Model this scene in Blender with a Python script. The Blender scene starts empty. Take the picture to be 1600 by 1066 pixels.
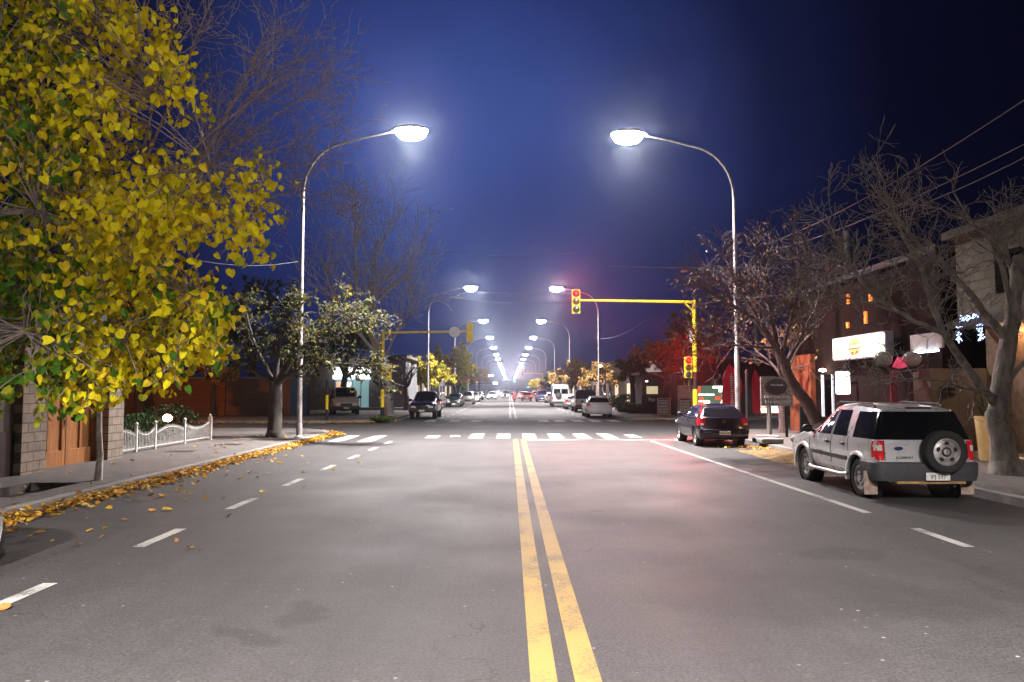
import bpy, bmesh, math, random
from mathutils import Vector, Matrix, Euler
R = math.radians
SC = bpy.context.scene
COL = SC.collection
random.seed(7)

# ------------------------------------------------------------------ camera
PITCH, YAW = 3.58, -0.19
cam_d = bpy.data.cameras.new('camera'); cam = bpy.data.objects.new('camera', cam_d); COL.objects.link(cam)
cam_d.sensor_width = 36; cam_d.lens = 27.0; cam_d.clip_start = 0.05; cam_d.clip_end = 6000
cam.location = (0, 0, 1.9); cam.rotation_euler = (R(90 + PITCH), 0, R(YAW))
SC.camera = cam
CR = Euler((R(90 + PITCH), 0, R(YAW))).to_matrix()

def at(px, py, Y):
    """place in the street seen at a picture position, at distance Y"""
    d = CR @ Vector(((px - 800) / 1200, (533 - py) / 1200, -1))
    k = Y / d.y
    return Vector((d.x * k, Y, 1.9 + d.z * k))

# ------------------------------------------------------------------ night sky
W = bpy.data.worlds.new('World'); SC.world = W; W.use_nodes = True
nt = W.node_tree; nt.nodes.clear()
N = nt.nodes.new; L = nt.links.new
out = N('ShaderNodeOutputWorld'); bg = N('ShaderNodeBackground'); L(bg.outputs[0], out.inputs[0])
tc = N('ShaderNodeTexCoord')
nrm = N('ShaderNodeVectorMath'); nrm.operation = 'NORMALIZE'; L(tc.outputs['Generated'], nrm.inputs[0])
dot = N('ShaderNodeVectorMath'); dot.operation = 'DOT_PRODUCT'; L(nrm.outputs[0], dot.inputs[0])
dot.inputs[1].default_value = Vector((-0.05, 1.0, 0.30)).normalized()
rmp = N('ShaderNodeValToRGB'); L(dot.outputs['Value'], rmp.inputs[0])
cr = rmp.color_ramp
cr.elements[0].position = 0.72; cr.elements[0].color = (0.0010, 0.0011, 0.0045, 1)
cr.elements[1].position = 1.0; cr.elements[1].color = (0.048, 0.088, 0.34, 1)
for p, c in ((0.88, (0.0022, 0.0027, 0.0125, 1)), (0.935, (0.0065, 0.0100, 0.046, 1)), (0.975, (0.021, 0.036, 0.16, 1))):
    e = cr.elements.new(p); e.color = c
cn = N('ShaderNodeTexNoise'); cn.inputs['Scale'].default_value = 2.2; cn.inputs['Detail'].default_value = 5
L(nrm.outputs[0], cn.inputs['Vector'])
mr = N('ShaderNodeMapRange'); mr.inputs['From Min'].default_value = .3; mr.inputs['From Max'].default_value = .75
mr.inputs['To Min'].default_value = .60; mr.inputs['To Max'].default_value = 1.35; L(cn.outputs['Fac'], mr.inputs['Value'])
mx = N('ShaderNodeVectorMath'); mx.operation = 'SCALE'; L(rmp.outputs[0], mx.inputs[0]); L(mr.outputs[0], mx.inputs['Scale'])
L(mx.outputs[0], bg.inputs['Color']); bg.inputs['Strength'].default_value = .80

SC.view_settings.view_transform = 'Standard'; SC.view_settings.look = 'None'
SC.view_settings.exposure = 0.3; SC.view_settings.gamma = 1.0
LAMP_W = 4900.0; HALO_HAZE = .0009
SC.cycles.max_bounces = 5; SC.cycles.diffuse_bounces = 2; SC.cycles.glossy_bounces = 3
SC.cycles.transparent_max_bounces = 6; SC.cycles.sample_clamp_indirect = 4
SC.cycles.caustics_reflective = False; SC.cycles.caustics_refractive = False
SC.cycles.use_denoising = True

# ------------------------------------------------------------------ materials
MATS = {}
def mat(name, col=(.5, .5, .5), rough=.6, metal=0, var=.15, scale=6, bump=0, bscale=None, spec=.5, coat=0,
        emit=None, es=0, trans=0, detail=4, stretch=None, nosample=False):
    if name in MATS: return MATS[name]
    m = bpy.data.materials.new(name); MATS[name] = m; m.use_nodes = True
    t = m.node_tree; b = t.nodes['Principled BSDF']; n = t.nodes.new; l = t.links.new
    b.inputs['Roughness'].default_value = rough; b.inputs['Metallic'].default_value = metal
    b.inputs['Specular IOR Level'].default_value = spec; b.inputs['Coat Weight'].default_value = coat
    b.inputs['Coat Roughness'].default_value = .06
    c = tuple(col) + (1,)
    co = n('ShaderNodeTexCoord'); src = co.outputs['Object']
    if stretch:
        mp = n('ShaderNodeMapping'); mp.inputs['Scale'].default_value = stretch; l(src, mp.inputs[0]); src = mp.outputs[0]
    if var:
        nz = n('ShaderNodeTexNoise'); nz.inputs['Scale'].default_value = scale; nz.inputs['Detail'].default_value = detail
        l(src, nz.inputs['Vector'])
        rp = n('ShaderNodeValToRGB'); l(nz.outputs['Fac'], rp.inputs[0])
        rp.color_ramp.elements[0].position = .32; rp.color_ramp.elements[1].position = .7
        rp.color_ramp.elements[0].color = tuple(x * (1 - var) for x in col) + (1,)
        rp.color_ramp.elements[1].color = tuple(min(1, x * (1 + var)) for x in col) + (1,)
        l(rp.outputs[0], b.inputs['Base Color'])
        m2 = n('ShaderNodeMapRange'); m2.inputs['To Min'].default_value = max(.02, rough - .08); m2.inputs['To Max'].default_value = min(1, rough + .1)
        l(nz.outputs['Fac'], m2.inputs['Value']); l(m2.outputs[0], b.inputs['Roughness'])
    else:
        b.inputs['Base Color'].default_value = c
    if bump:
        nb = n('ShaderNodeTexNoise'); nb.inputs['Scale'].default_value = bscale or scale * 4; nb.inputs['Detail'].default_value = 6
        l(src, nb.inputs['Vector'])
        bp = n('ShaderNodeBump'); bp.inputs['Strength'].default_value = bump; bp.inputs['Distance'].default_value = .02
        l(nb.outputs['Fac'], bp.inputs['Height']); l(bp.outputs[0], b.inputs['Normal'])
    if emit:
        b.inputs['Emission Color'].default_value = tuple(emit) + (1,); b.inputs['Emission Strength'].default_value = es
        if nosample: m.cycles.emission_sampling = 'NONE'
    if trans:
        b.inputs['Transmission Weight'].default_value = trans
    return m

def leaf_mat(name, col, tr=.35, var=.35):
    if name in MATS: return MATS[name]
    m = bpy.data.materials.new(name); MATS[name] = m; m.use_nodes = True
    t = m.node_tree; b = t.nodes['Principled BSDF']; n = t.nodes.new; l = t.links.new
    co = n('ShaderNodeTexCoord'); nz = n('ShaderNodeTexNoise'); nz.inputs['Scale'].default_value = 5; nz.inputs['Detail'].default_value = 2
    l(co.outputs['Object'], nz.inputs['Vector'])
    rp = n('ShaderNodeValToRGB'); l(nz.outputs['Fac'], rp.inputs[0])
    rp.color_ramp.elements[0].position = .35; rp.color_ramp.elements[1].position = .65
    rp.color_ramp.elements[0].color = tuple(x * (1 - var) for x in col) + (1,)
    rp.color_ramp.elements[1].color = tuple(min(1, x * (1 + var * .6)) for x in col) + (1,)
    l(rp.outputs[0], b.inputs['Base Color']); b.inputs['Roughness'].default_value = .55
    b.inputs['Specular IOR Level'].default_value = .12
    tl = n('ShaderNodeBsdfTranslucent'); l(rp.outputs[0], tl.inputs['Color'])
    ms = n('ShaderNodeMixShader'); ms.inputs[0].default_value = tr
    l(b.outputs[0], ms.inputs[1]); l(tl.outputs[0], ms.inputs[2]); l(ms.outputs[0], t.nodes['Material Output'].inputs[0])
    return m

def worn_paint(name, col, under, amount):
    m = bpy.data.materials.new(name); MATS[name] = m; m.use_nodes = True
    t = m.node_tree; b = t.nodes['Principled BSDF']; n = t.nodes.new; l = t.links.new
    co = n('ShaderNodeTexCoord'); a = n('ShaderNodeTexNoise'); a.inputs['Scale'].default_value = 26; a.inputs['Detail'].default_value = 8; a.inputs['Roughness'].default_value = .75
    c = n('ShaderNodeTexNoise'); c.inputs['Scale'].default_value = 1.4; c.inputs['Detail'].default_value = 4
    l(co.outputs['Object'], a.inputs['Vector']); l(co.outputs['Object'], c.inputs['Vector'])
    ad = n('ShaderNodeMath'); ad.operation = 'ADD'; l(a.outputs['Fac'], ad.inputs[0]); l(c.outputs['Fac'], ad.inputs[1])
    r = n('ShaderNodeMapRange'); r.inputs['From Min'].default_value = amount; r.inputs['From Max'].default_value = amount + .22; l(ad.outputs[0], r.inputs['Value'])
    x = n('ShaderNodeMix'); x.data_type = 'RGBA'; l(r.outputs[0], x.inputs[0]); x.inputs[6].default_value = under + (1,); x.inputs[7].default_value = col + (1,)
    l(x.outputs[2], b.inputs['Base Color']); b.inputs['Roughness'].default_value = .65
    bp = n('ShaderNodeBump'); bp.inputs['Strength'].default_value = .3; bp.inputs['Distance'].default_value = .01; l(a.outputs['Fac'], bp.inputs['Height']); l(bp.outputs[0], b.inputs['Normal'])
    return m

def asphalt(name, col, tint=(1, .95, .93), rough=.62, speck=True):
    m = bpy.data.materials.new(name); MATS[name] = m; m.use_nodes = True
    t = m.node_tree; b = t.nodes['Principled BSDF']; n = t.nodes.new; l = t.links.new
    co = n('ShaderNodeTexCoord'); P = co.outputs['Object']
    def noise(s, d=4, vec=P, ro=.55):
        x = n('ShaderNodeTexNoise'); x.inputs['Scale'].default_value = s; x.inputs['Detail'].default_value = d; x.inputs['Roughness'].default_value = ro
        l(vec, x.inputs['Vector']); return x.outputs['Fac']
    def rng(v, a, bb, c, d):
        x = n('ShaderNodeMapRange'); l(v, x.inputs['Value'])
        for k, q in zip(('From Min', 'From Max', 'To Min', 'To Max'), (a, bb, c, d)): x.inputs[k].default_value = q
        return x.outputs[0]
    def mul(a, bb):
        x = n('ShaderNodeMath'); x.operation = 'MULTIPLY'; l(a, x.inputs[0]); l(bb, x.inputs[1]); return x.outputs[0]
    mp = n('ShaderNodeMapping'); mp.inputs['Scale'].default_value = (1, .06, 1); l(P, mp.inputs[0])
    mp.inputs['Scale'].default_value = (1, .025, 1)
    tracks = rng(noise(1.3, 4, mp.outputs[0]), .3, .7, .86, 1.13)          # wheel tracks along the road
    patch = rng(noise(.5, 10, P, .8), .3, .7, .86, 1.15)
    grain = mul(rng(noise(38, 4, P, .8), .36, .64, .55, 1.5), rng(noise(7, 3, P, .8), .3, .7, .88, 1.13))
    stain = rng(noise(.8, 9, P, .75), .60, .68, 1.0, .80)
    v = mul(mul(tracks, patch), mul(grain, stain))
    def math_(op, a, bb):
        x = n('ShaderNodeMath'); x.operation = op
        for k, q in ((0, a), (1, bb)):
            if hasattr(q, 'links'): l(q, x.inputs[k])
            else: x.inputs[k].default_value = q
        return x.outputs[0]
    if speck:
        # hairline cracks, and a few worn smudges and a resurfaced strip
        dn = n('ShaderNodeTexNoise'); dn.inputs['Scale'].default_value = 1.6; dn.inputs['Detail'].default_value = 6; l(P, dn.inputs['Vector'])
        dv = n('ShaderNodeVectorMath'); dv.operation = 'MULTIPLY_ADD'; l(dn.outputs['Color'], dv.inputs[0]); dv.inputs[1].default_value = (1.1, 1.1, 1.1); l(P, dv.inputs[2])
        vc = n('ShaderNodeTexVoronoi'); vc.feature = 'DISTANCE_TO_EDGE'; vc.inputs['Scale'].default_value = .34; l(dv.outputs[0], vc.inputs['Vector'])
        crk = rng(vc.outputs['Distance'], .0012, .0035, .45, 1.0); ck = rng(noise(.3, 2), .46, .56, 0, 1)
        cm = math_('SUBTRACT', 1, mul(ck, math_('SUBTRACT', 1, crk))); v = mul(v, cm)
        sx0 = n('ShaderNodeSeparateXYZ'); l(dv.outputs[0], sx0.inputs[0])
        for (cx, cy, rx, ry, dk_) in ((-1.72, 6.65, .22, .36, .70), (-2.0, 6.05, .30, .2, .72), (2.7, 7.25, 1.5, 1.0, .80), (3.9, 9.0, .5, .35, .75), (-.1, 11.6, .1, .12, .6), (1.5, 12.2, .12, .1, .55)):
            ex = math_('DIVIDE', math_('SUBTRACT', sx0.outputs[0], cx + .55), rx); ey = math_('DIVIDE', math_('SUBTRACT', sx0.outputs[1], cy + .55), ry)
            d2 = math_('ADD', math_('MULTIPLY', ex, ex), math_('MULTIPLY', ey, ey)); v = mul(v, rng(d2, .55, 1.25, dk_, 1.0))
    cc = n('ShaderNodeVectorMath'); cc.operation = 'SCALE'
    cc.inputs[0].default_value = tuple(col * k for k in tint); l(v, cc.inputs['Scale'])
    colour = cc.outputs[0]
    if speck:
        vo = n('ShaderNodeTexVoronoi'); vo.inputs['Scale'].default_value = 8.0; l(P, vo.inputs['Vector'])
        s1 = rng(vo.outputs['Distance'], .07, .15, 1, 0)
        s2 = rng(noise(.5, 3), .48, .58, 0, .9)
        sx = n('ShaderNodeSeparateColor'); l(vo.outputs['Color'], sx.inputs[0])
        s3 = rng(sx.outputs[0], .66, .95, 0, 1)
        f = mul(mul(s1, s2), s3)
        mixn = n('ShaderNodeMix'); mixn.data_type = 'RGBA'; l(f, mixn.inputs[0]); l(colour, mixn.inputs[6]); mixn.inputs[7].default_value = (.34, .33, .31, 1)
        colour = mixn.outputs[2]
    l(colour, b.inputs['Base Color'])
    l(rng(noise(.5, 4), .3, .7, rough - .08, rough + .1), b.inputs['Roughness'])
    b.inputs['Specular IOR Level'].default_value = .38
    bp = n('ShaderNodeBump'); bp.inputs['Strength'].default_value = .5; bp.inputs['Distance'].default_value = .01
    l(noise(70, 4), bp.inputs['Height']); l(bp.outputs[0], b.inputs['Normal'])
    return m

def block_mat(name, c1, c2, mortar, sx, sy, rough=.85, bump=.5, axis='YZ'):
    if name in MATS: return MATS[name]
    m = bpy.data.materials.new(name); MATS[name] = m; m.use_nodes = True
    t = m.node_tree; b = t.nodes['Principled BSDF']; n = t.nodes.new; l = t.links.new
    co = n('ShaderNodeTexCoord'); sp = n('ShaderNodeSeparateXYZ'); l(co.outputs['Object'], sp.inputs[0])
    cb = n('ShaderNodeCombineXYZ')
    l(sp.outputs[axis[0]], cb.inputs[0]); l(sp.outputs[axis[1]], cb.inputs[1])
    br = n('ShaderNodeTexBrick'); l(cb.outputs[0], br.inputs['Vector'])
    br.inputs['Color1'].default_value = c1 + (1,); br.inputs['Color2'].default_value = c2 + (1,); br.inputs['Mortar'].default_value = mortar + (1,)
    br.inputs['Scale'].default_value = 1; br.inputs['Brick Width'].default_value = sx; br.inputs['Row Height'].default_value = sy
    br.inputs['Mortar Size'].default_value = .012
    nz = n('ShaderNodeTexNoise'); nz.inputs['Scale'].default_value = 7; nz.inputs['Detail'].default_value = 6; l(co.outputs['Object'], nz.inputs['Vector'])
    rp = n('ShaderNodeMapRange'); rp.inputs['To Min'].default_value = .6; rp.inputs['To Max'].default_value = 1.4; l(nz.outputs['Fac'], rp.inputs['Value'])
    sc = n('ShaderNodeVectorMath'); sc.operation = 'SCALE'; l(br.outputs['Color'], sc.inputs[0]); l(rp.outputs[0], sc.inputs['Scale'])
    l(sc.outputs[0], b.inputs['Base Color']); b.inputs['Roughness'].default_value = rough
    ad = n('ShaderNodeMath'); ad.operation = 'SUBTRACT'; l(nz.outputs['Fac'], ad.inputs[0]); l(br.outputs['Fac'], ad.inputs[1])
    bp = n('ShaderNodeBump'); bp.inputs['Strength'].default_value = bump; bp.inputs['Distance'].default_value = .02
    l(ad.outputs[0], bp.inputs['Height']); l(bp.outputs[0], b.inputs['Normal'])
    return m

# ------------------------------------------------------------------ mesh helpers
class MB:
    def __init__(s): s.v = []; s.f = []; s.mi = []; s.cur = 0; s.T = None
    def pt(s, p):
        p = Vector(p); s.v.append(s.T @ p if s.T else p); return len(s.v) - 1
    def face(s, pts): s.f.append([s.pt(p) for p in pts]); s.mi.append(s.cur); return s
    def idx(s, ids): s.f.append(list(ids)); s.mi.append(s.cur)
    def box(s, x0, x1, y0, y1, z0, z1):
        c = [s.pt((x, y, z)) for z in (z0, z1) for y in (y0, y1) for x in (x0, x1)]
        for q in ((0, 2, 3, 1), (4, 5, 7, 6), (0, 1, 5, 4), (2, 6, 7, 3), (0, 4, 6, 2), (1, 3, 7, 5)): s.idx([c[i] for i in q])
        return s
    def grid(s, rows, closed_u=False, closed_v=False):
        ids = [[s.pt(p) for p in r] for r in rows]
        nr, nc = len(ids), len(ids[0])
        for i in range(nr if closed_v else nr - 1):
            for j in range(nc if closed_u else nc - 1):
                s.idx((ids[i][j], ids[i][(j + 1) % nc], ids[(i + 1) % nr][(j + 1) % nc], ids[(i + 1) % nr][j]))
        return ids
    def tube(s, pts, rad, n=6, cap=True):
        pts = [Vector(p) for p in pts]
        if not hasattr(rad, '__len__'): rad = [rad] * len(pts)
        rows = []; ref = None
        for i, p in enumerate(pts):
            d = (pts[min(i + 1, len(pts) - 1)] - pts[max(i - 1, 0)])
            if d.length < 1e-9: d = Vector((0, 0, 1))
            d.normalize()
            if ref is None:
                ref = Vector((0, 0, 1)) if abs(d.z) < .9 else Vector((1, 0, 0))
            u = d.cross(ref)
            if u.length < 1e-5: u = d.orthogonal()
            u.normalize(); w = d.cross(u)
            ref = -w if False else ref
            rows.append([p + (u * math.cos(2 * math.pi * k / n) + w * math.sin(2 * math.pi * k / n)) * rad[i] for k in range(n)])
        ids = s.grid(rows, closed_u=True)
        if cap: s.idx(ids[0][::-1]); s.idx(ids[-1])
        return s
    def lathe(s, prof, n=24, axis='Z', o=(0, 0, 0), cap=True):
        o = Vector(o); rows = []
        for r, h in prof:
            row = []
            for k in range(n):
                a = 2 * math.pi * k / n; c, q = math.cos(a) * r, math.sin(a) * r
                row.append(o + (Vector((c, q, h)) if axis == 'Z' else Vector((h, c, q)) if axis == 'X' else Vector((c, h, q))))
            rows.append(row)
        ids = s.grid(rows, closed_u=True)
        if cap:
            if prof[0][0] > 1e-4: s.idx(ids[0][::-1])
            if prof[-1][0] > 1e-4: s.idx(ids[-1])
        return s
    def prism(s, poly, z0, z1):
        a = [s.pt((p[0], p[1], z0)) for p in poly]; b = [s.pt((p[0], p[1], z1)) for p in poly]; n = len(poly)
        s.idx(a[::-1]); s.idx(b)
        for i in range(n): s.idx((a[i], a[(i + 1) % n], b[(i + 1) % n], b[i]))
        return s
    def ellipsoid(s, c, r, n=16, m=10, zmin=-1, zmax=1):
        prof = []
        for i in range(m + 1):
            h = zmin + (zmax - zmin) * i / m
            prof.append((math.sqrt(max(0, 1 - h * h)), h))
        T0 = s.T
        s.T = (T0 or Matrix()) @ Matrix.Translation(c) @ Matrix.Diagonal((r[0], r[1], r[2], 1))
        s.lathe(prof, n); s.T = T0
        return s
    def build(s, name, m, parent=None, smooth=None, bevel=0, fix=True, seg=2):
        me = bpy.data.meshes.new(name); me.from_pydata([tuple(p) for p in s.v], [], s.f)
        for q in (m if isinstance(m, (list, tuple)) else [m]): me.materials.append(q)
        me.polygons.foreach_set('material_index', s.mi)
        if fix:
            b = bmesh.new(); b.from_mesh(me); bmesh.ops.recalc_face_normals(b, faces=b.faces); b.to_mesh(me); b.free()
        if smooth is not None:
            me.polygons.foreach_set('use_smooth', [True] * len(me.polygons)); me.set_sharp_from_angle(angle=R(smooth))
        me.update()
        o = bpy.data.objects.new(name, me); COL.objects.link(o)
        if parent: o.parent = parent
        if bevel:
            bv = o.modifiers.new('bevel', 'BEVEL'); bv.width = bevel; bv.segments = seg; bv.limit_method = 'ANGLE'; bv.angle_limit = R(40)
        return o

def tag(o, label=None, cat=None, group=None, kind=None):
    for k, v in (('label', label), ('category', cat), ('group', group), ('kind', kind)):
        if v: o[k] = v
    return o
def thing(name, loc, label, cat, group=None, rz=0):
    o = bpy.data.objects.new(name, None); o.empty_display_size = .2; COL.objects.link(o)
    o.location = loc; o.rotation_euler = (0, 0, rz); return tag(o, label, cat, group)
KIDS = {}
def copy_tree(o, parent=None):
    c = o.copy(); COL.objects.link(c)
    if parent is not None: c.parent = parent; c.matrix_parent_inverse = o.matrix_parent_inverse.copy()
    for ch in [x for x in ALL_CHILDREN(o)]: copy_tree(ch, c)
    return c
def ALL_CHILDREN(o): return list(o.children)
def text(name, body, size, m, parent, loc, rot, extr=.002):
    cu = bpy.data.curves.new(name, 'FONT'); cu.body = body; cu.size = size; cu.align_x = 'CENTER'; cu.align_y = 'CENTER'; cu.extrude = extr
    tmp = bpy.data.objects.new('tmp', cu); COL.objects.link(tmp)
    dg = bpy.context.evaluated_depsgraph_get(); me = bpy.data.meshes.new_from_object(tmp.evaluated_get(dg))
    bpy.data.objects.remove(tmp); bpy.data.curves.remove(cu)
    me.materials.clear(); me.materials.append(m)
    o = bpy.data.objects.new(name, me); COL.objects.link(o); o.parent = parent; o.location = loc; o.rotation_euler = rot
    return o

M = dict(
    concrete=mat('concrete', (.23, .215, .20), .85, var=.3, scale=1.5, bump=.4, bscale=30),
    kerb=mat('kerb_stone', (.21, .20, .19), .8, var=.3, scale=3, bump=.4, bscale=25),
    paving=block_mat('paving', (.14, .125, .115), (.105, .095, .09), (.055, .05, .047), .4, .4, .75, .3, 'XY'),
    earth=mat('earth', (.07, .055, .04), .95, var=.4, scale=.8, bump=.6, bscale=8),
    white_paint=worn_paint('white_road_paint', (.40, .40, .37), (.11, .105, .10), .82),
    yellow_paint=worn_paint('yellow_road_paint', (.31, .20, .05), (.12, .09, .045), .82),
    galv=mat('galvanised', (.36, .335, .335), .5, .35, var=.35, scale=5, stretch=(1, 1, .6)),
    mast=mat('yellow_enamel', (.80, .58, .02), .4, var=.12, scale=3),
    black=mat('black_enamel', (.015, .015, .017), .45, var=.2),
    darkmetal=mat('dark_metal', (.04, .04, .045), .5, .3, var=.2),
    rubber=mat('rubber', (.022, .021, .021), .85, var=.3, scale=20, bump=.3, bscale=60),
    alloy=mat('alloy', (.52, .50, .48), .35, .75, var=.2, scale=12),
    glass=mat('dark_glass', (.006, .007, .009), .07, var=0, spec=.6),
    chrome=mat('chrome', (.7, .7, .7), .12, 1, var=0),
    bumper=mat('grey_plastic', (.05, .05, .055), .6, var=.2, scale=20),
    redlens=mat('red_lens', (.55, .012, .02), .12, var=.15, scale=40, emit=(1, .02, .02), es=.06),
    clearlens=mat('clear_lens', (.75, .72, .70), .12, var=.1, scale=40),
    orangelens=mat('orange_lens', (.8, .25, .03), .15, var=0),
    plate=mat('plate_white', (.72, .70, .66), .5, var=.1, scale=30),
    bark=mat('bark', (.062, .053, .046), .9, var=.4, scale=9, bump=.9, bscale=14, stretch=(1, 1, .35)),
    palebark=mat('pale_bark', (.21, .185, .165), .85, var=.35, scale=8, bump=.5, bscale=20),
    bark2=mat('knotty_bark', (.21, .18, .155), .92, var=.5, scale=7, bump=1.0, bscale=11, stretch=(1, 1, .4)),
    purplebark=mat('rosy_bark', (.125, .08, .075), .9, var=.35, scale=8, bump=.4, bscale=20),
    limewash=mat('limewash', (.72, .70, .66), .85, var=.35, scale=9, bump=.4, bscale=25),
    white=mat('white_enamel', (.60, .59, .57), .5, var=.12, scale=8),
    lamp_e=mat('lamp_glow', (1, 1, 1), .3, var=0, emit=(1, .95, .95), es=230),
    red_e=mat('red_signal_glow', (.35, 0, 0), .7, var=0, spec=0, emit=(1, .0, .004), es=9),
    red_core=mat('red_signal_core', (.35, 0, 0), .7, var=0, spec=0, emit=(1, .035, .03), es=7),
    green_e=mat('green_signal_glow', (.1, 1, .6), .3, var=0, emit=(.05, 1, .55), es=25),
    white_e=mat('white_panel_glow', (1, 1, 1), .4, var=0, emit=(1, .98, .97), es=3.2),
    warm_e=mat('warm_lamp_glow', (1, .8, .5), .4, var=0, emit=(1, .62, .25), es=9),
    head_e=mat('headlight_glow', (1, 1, 1), .3, var=0, emit=(1, .93, .82), es=90),
    tail_e=mat('tail_light_glow', (1, .05, .05), .3, var=0, emit=(1, .03, .03), es=9),
)

def leaves_mb(mb, pts, size, rng, mats_n, choose=None, droop=.7, fold=.25):
    for p in pts:
        mb.cur = choose(p) if choose else rng.randrange(mats_n)
        s = size * rng.uniform(.6, 1.25)
        a = rng.uniform(0, 6.283); down = Vector((math.cos(a) * (1 - droop), math.sin(a) * (1 - droop), -droop)) + Vector((rng.gauss(0, .28), rng.gauss(0, .28), rng.gauss(0, .25)))
        down.normalize(); sd = down.orthogonal(); q = Matrix.Rotation(rng.uniform(0, 6.283), 3, down); sd = (q @ sd).normalized(); nn = down.cross(sd)
        b = Vector(p)
        fd = fold * rng.uniform(-.2, 2.4); cu = rng.uniform(-.1, .35)
        O = [(0, .13), (.20, .0), (.41, .10), (.45, .36), (.33, .68), (0, 1.0), (-.33, .68), (-.45, .36), (-.41, .10), (-.20, .0)]
        i = [mb.pt(b + sd * s * u + down * s * v + nn * s * (fd * abs(u) * 1.3 - cu * v * v)) for u, v in O]
        mb.idx((i[0], i[1], i[2], i[3], i[4], i[5])); mb.idx((i[0], i[5], i[6], i[7], i[8], i[9]))

def grow(mb, p, d, r, ln, depth, rng, P, tips, segs):
    n = P.get('seg', 4); pts = [p.copy()]; rad = [r]
    d = d.normalized(); q = p.copy(); dirs = [d]
    for i in range(n):
        d = (d + Vector((rng.gauss(0, 1), rng.gauss(0, 1), rng.gauss(0, 1))) * P.get('wig', .13) + Vector((0, 0, P.get('up', .06)))).normalized()
        q = q + d * (ln / n); pts.append(q.copy()); rad.append(max(P.get('rmin', .006), r * (1 - P.get('tap', .55) * (i + 1) / n))); dirs.append(d)
    mb.tube(pts, rad, 7 if r > .05 else 5 if r > .018 else 3, cap=False)
    if depth <= 1: segs.append(pts)
    if depth == 0: tips.append((pts[-1], d)); return
    k = P['n'][depth - 1] if hasattr(P['n'], '__len__') else P['n']
    for j in range(k):
        t = rng.uniform(P.get('t0', .35), 1.0) if j else 1.0
        i = min(n, max(1, round(t * n)))
        ax = dirs[i].orthogonal(); ax = Matrix.Rotation(rng.uniform(0, 6.283), 3, dirs[i]) @ ax
        ang = R(rng.uniform(*P.get('ang', (22, 55)))) * (.5 if j == 0 else 1)
        nd = Matrix.Rotation(ang, 3, ax) @ dirs[i]
        grow(mb, pts[i], nd, max(P.get('rmin', .006), rad[i] * (P.get('rr', .62) if j else .85)), ln * P.get('lr', .72) * rng.uniform(.75, 1.2), depth - 1, rng, P, tips, segs)

def spread(pa, pb, wob, rng, n=6):
    pa, pb = Vector(pa), Vector(pb); L_ = (pb - pa).length
    return [pa.lerp(pb, i / n) + (Vector((rng.gauss(0, 1), rng.gauss(0, 1), rng.gauss(0, 1))) * wob * L_ * math.sin(math.pi * i / n)) for i in range(n + 1)]

def make_tree(name, loc, label, cat, seed, height, trunk_h, r, P, bark, leaf=None, nleaf=0, lsize=.13, lean=(0, 0), depth=4, group=None, limbs=4, choose=None, droop=.7, spreadang=(28, 52)):
    rng = random.Random(seed); root = thing(name, loc, label, cat, group)
    t = MB(); top = Vector((lean[0], lean[1], trunk_h))
    pts = spread((0, 0, -.15), top, .03, rng, 5)
    t.tube(pts, [r * (1.35 - .1 * i if i == 0 else 1.05 - .07 * i) for i in range(6)], 10)
    t.build('trunk', bark, root, smooth=60)
    b = MB(); tips = []; segs = []
    for j in range(limbs):
        a = 6.283 * j / limbs + rng.uniform(-.4, .4); el = R(rng.uniform(*spreadang)) if j else R(8)
        d = Vector((math.cos(a) * math.sin(el) + lean[0] * .15, math.sin(a) * math.sin(el) + lean[1] * .15, math.cos(el)))
        s0 = pts[-1] - Vector((0, 0, rng.uniform(0, .25) * trunk_h * (j > 0)))
        grow(b, s0, d, r * rng.uniform(.42, .6), (height - trunk_h) * .42 * rng.uniform(.85, 1.15), depth, rng, P, tips, segs)
    b.build('branches', bark, root, smooth=60, fix=False)
    if leaf and nleaf:
        lb = MB(); pp = []
        for i in range(nleaf):
            s = rng.choice(segs); k = rng.randrange(1, len(s)); pp.append(s[k].lerp(s[k - 1], rng.random()) + Vector((rng.gauss(0, .1), rng.gauss(0, .1), rng.gauss(0, .08))))
        leaves_mb(lb, pp, lsize, rng, len(leaf), choose, droop)
        lb.build('crown', leaf, root, fix=False)
    return root

# ================================================================== GROUND, ROADS, PAVEMENTS
KL, KR = -7.3, 8.25          # near kerbs; beyond the crossing they stand at -7.0 and 7.0
def struct(o): return tag(o, kind='structure')
g = MB(); g.face([(-2500, -300, -.02), (2500, -300, -.02), (2500, 3500, -.02), (-2500, 3500, -.02)])
struct(g.build('ground', M['earth']))
g = MB()
xs = [-9 + .9 * i for i in range(22)]
g.face([(-8.5, -40, 0), (9.5, -40, 0), (9.5, 1600, 0), (-8.5, 1600, 0)])
struct(g.build('road', asphalt('asphalt', .047, rough=.64)))
g = MB()
g.face([(-70, 33.5, .004), (-8.4, 33.5, .004), (-8.4, 46, .004), (-70, 46, .004)])
g.face([(9.4, 32, .004), (70, 32, .004), (70, 49, .004), (9.4, 49, .004)])
struct(g.build('cross_street', asphalt('cross_asphalt', .055, (1, .93, .9), .7, False)))

def arc(cx, cy, r, a0, a1, n=8):
    return [(cx + r * math.cos(R(a0 + (a1 - a0) * i / n)), cy + r * math.sin(R(a0 + (a1 - a0) * i / n))) for i in range(n + 1)]
def inset(poly_fn, d): return poly_fn(d)
ZP = .14
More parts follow.
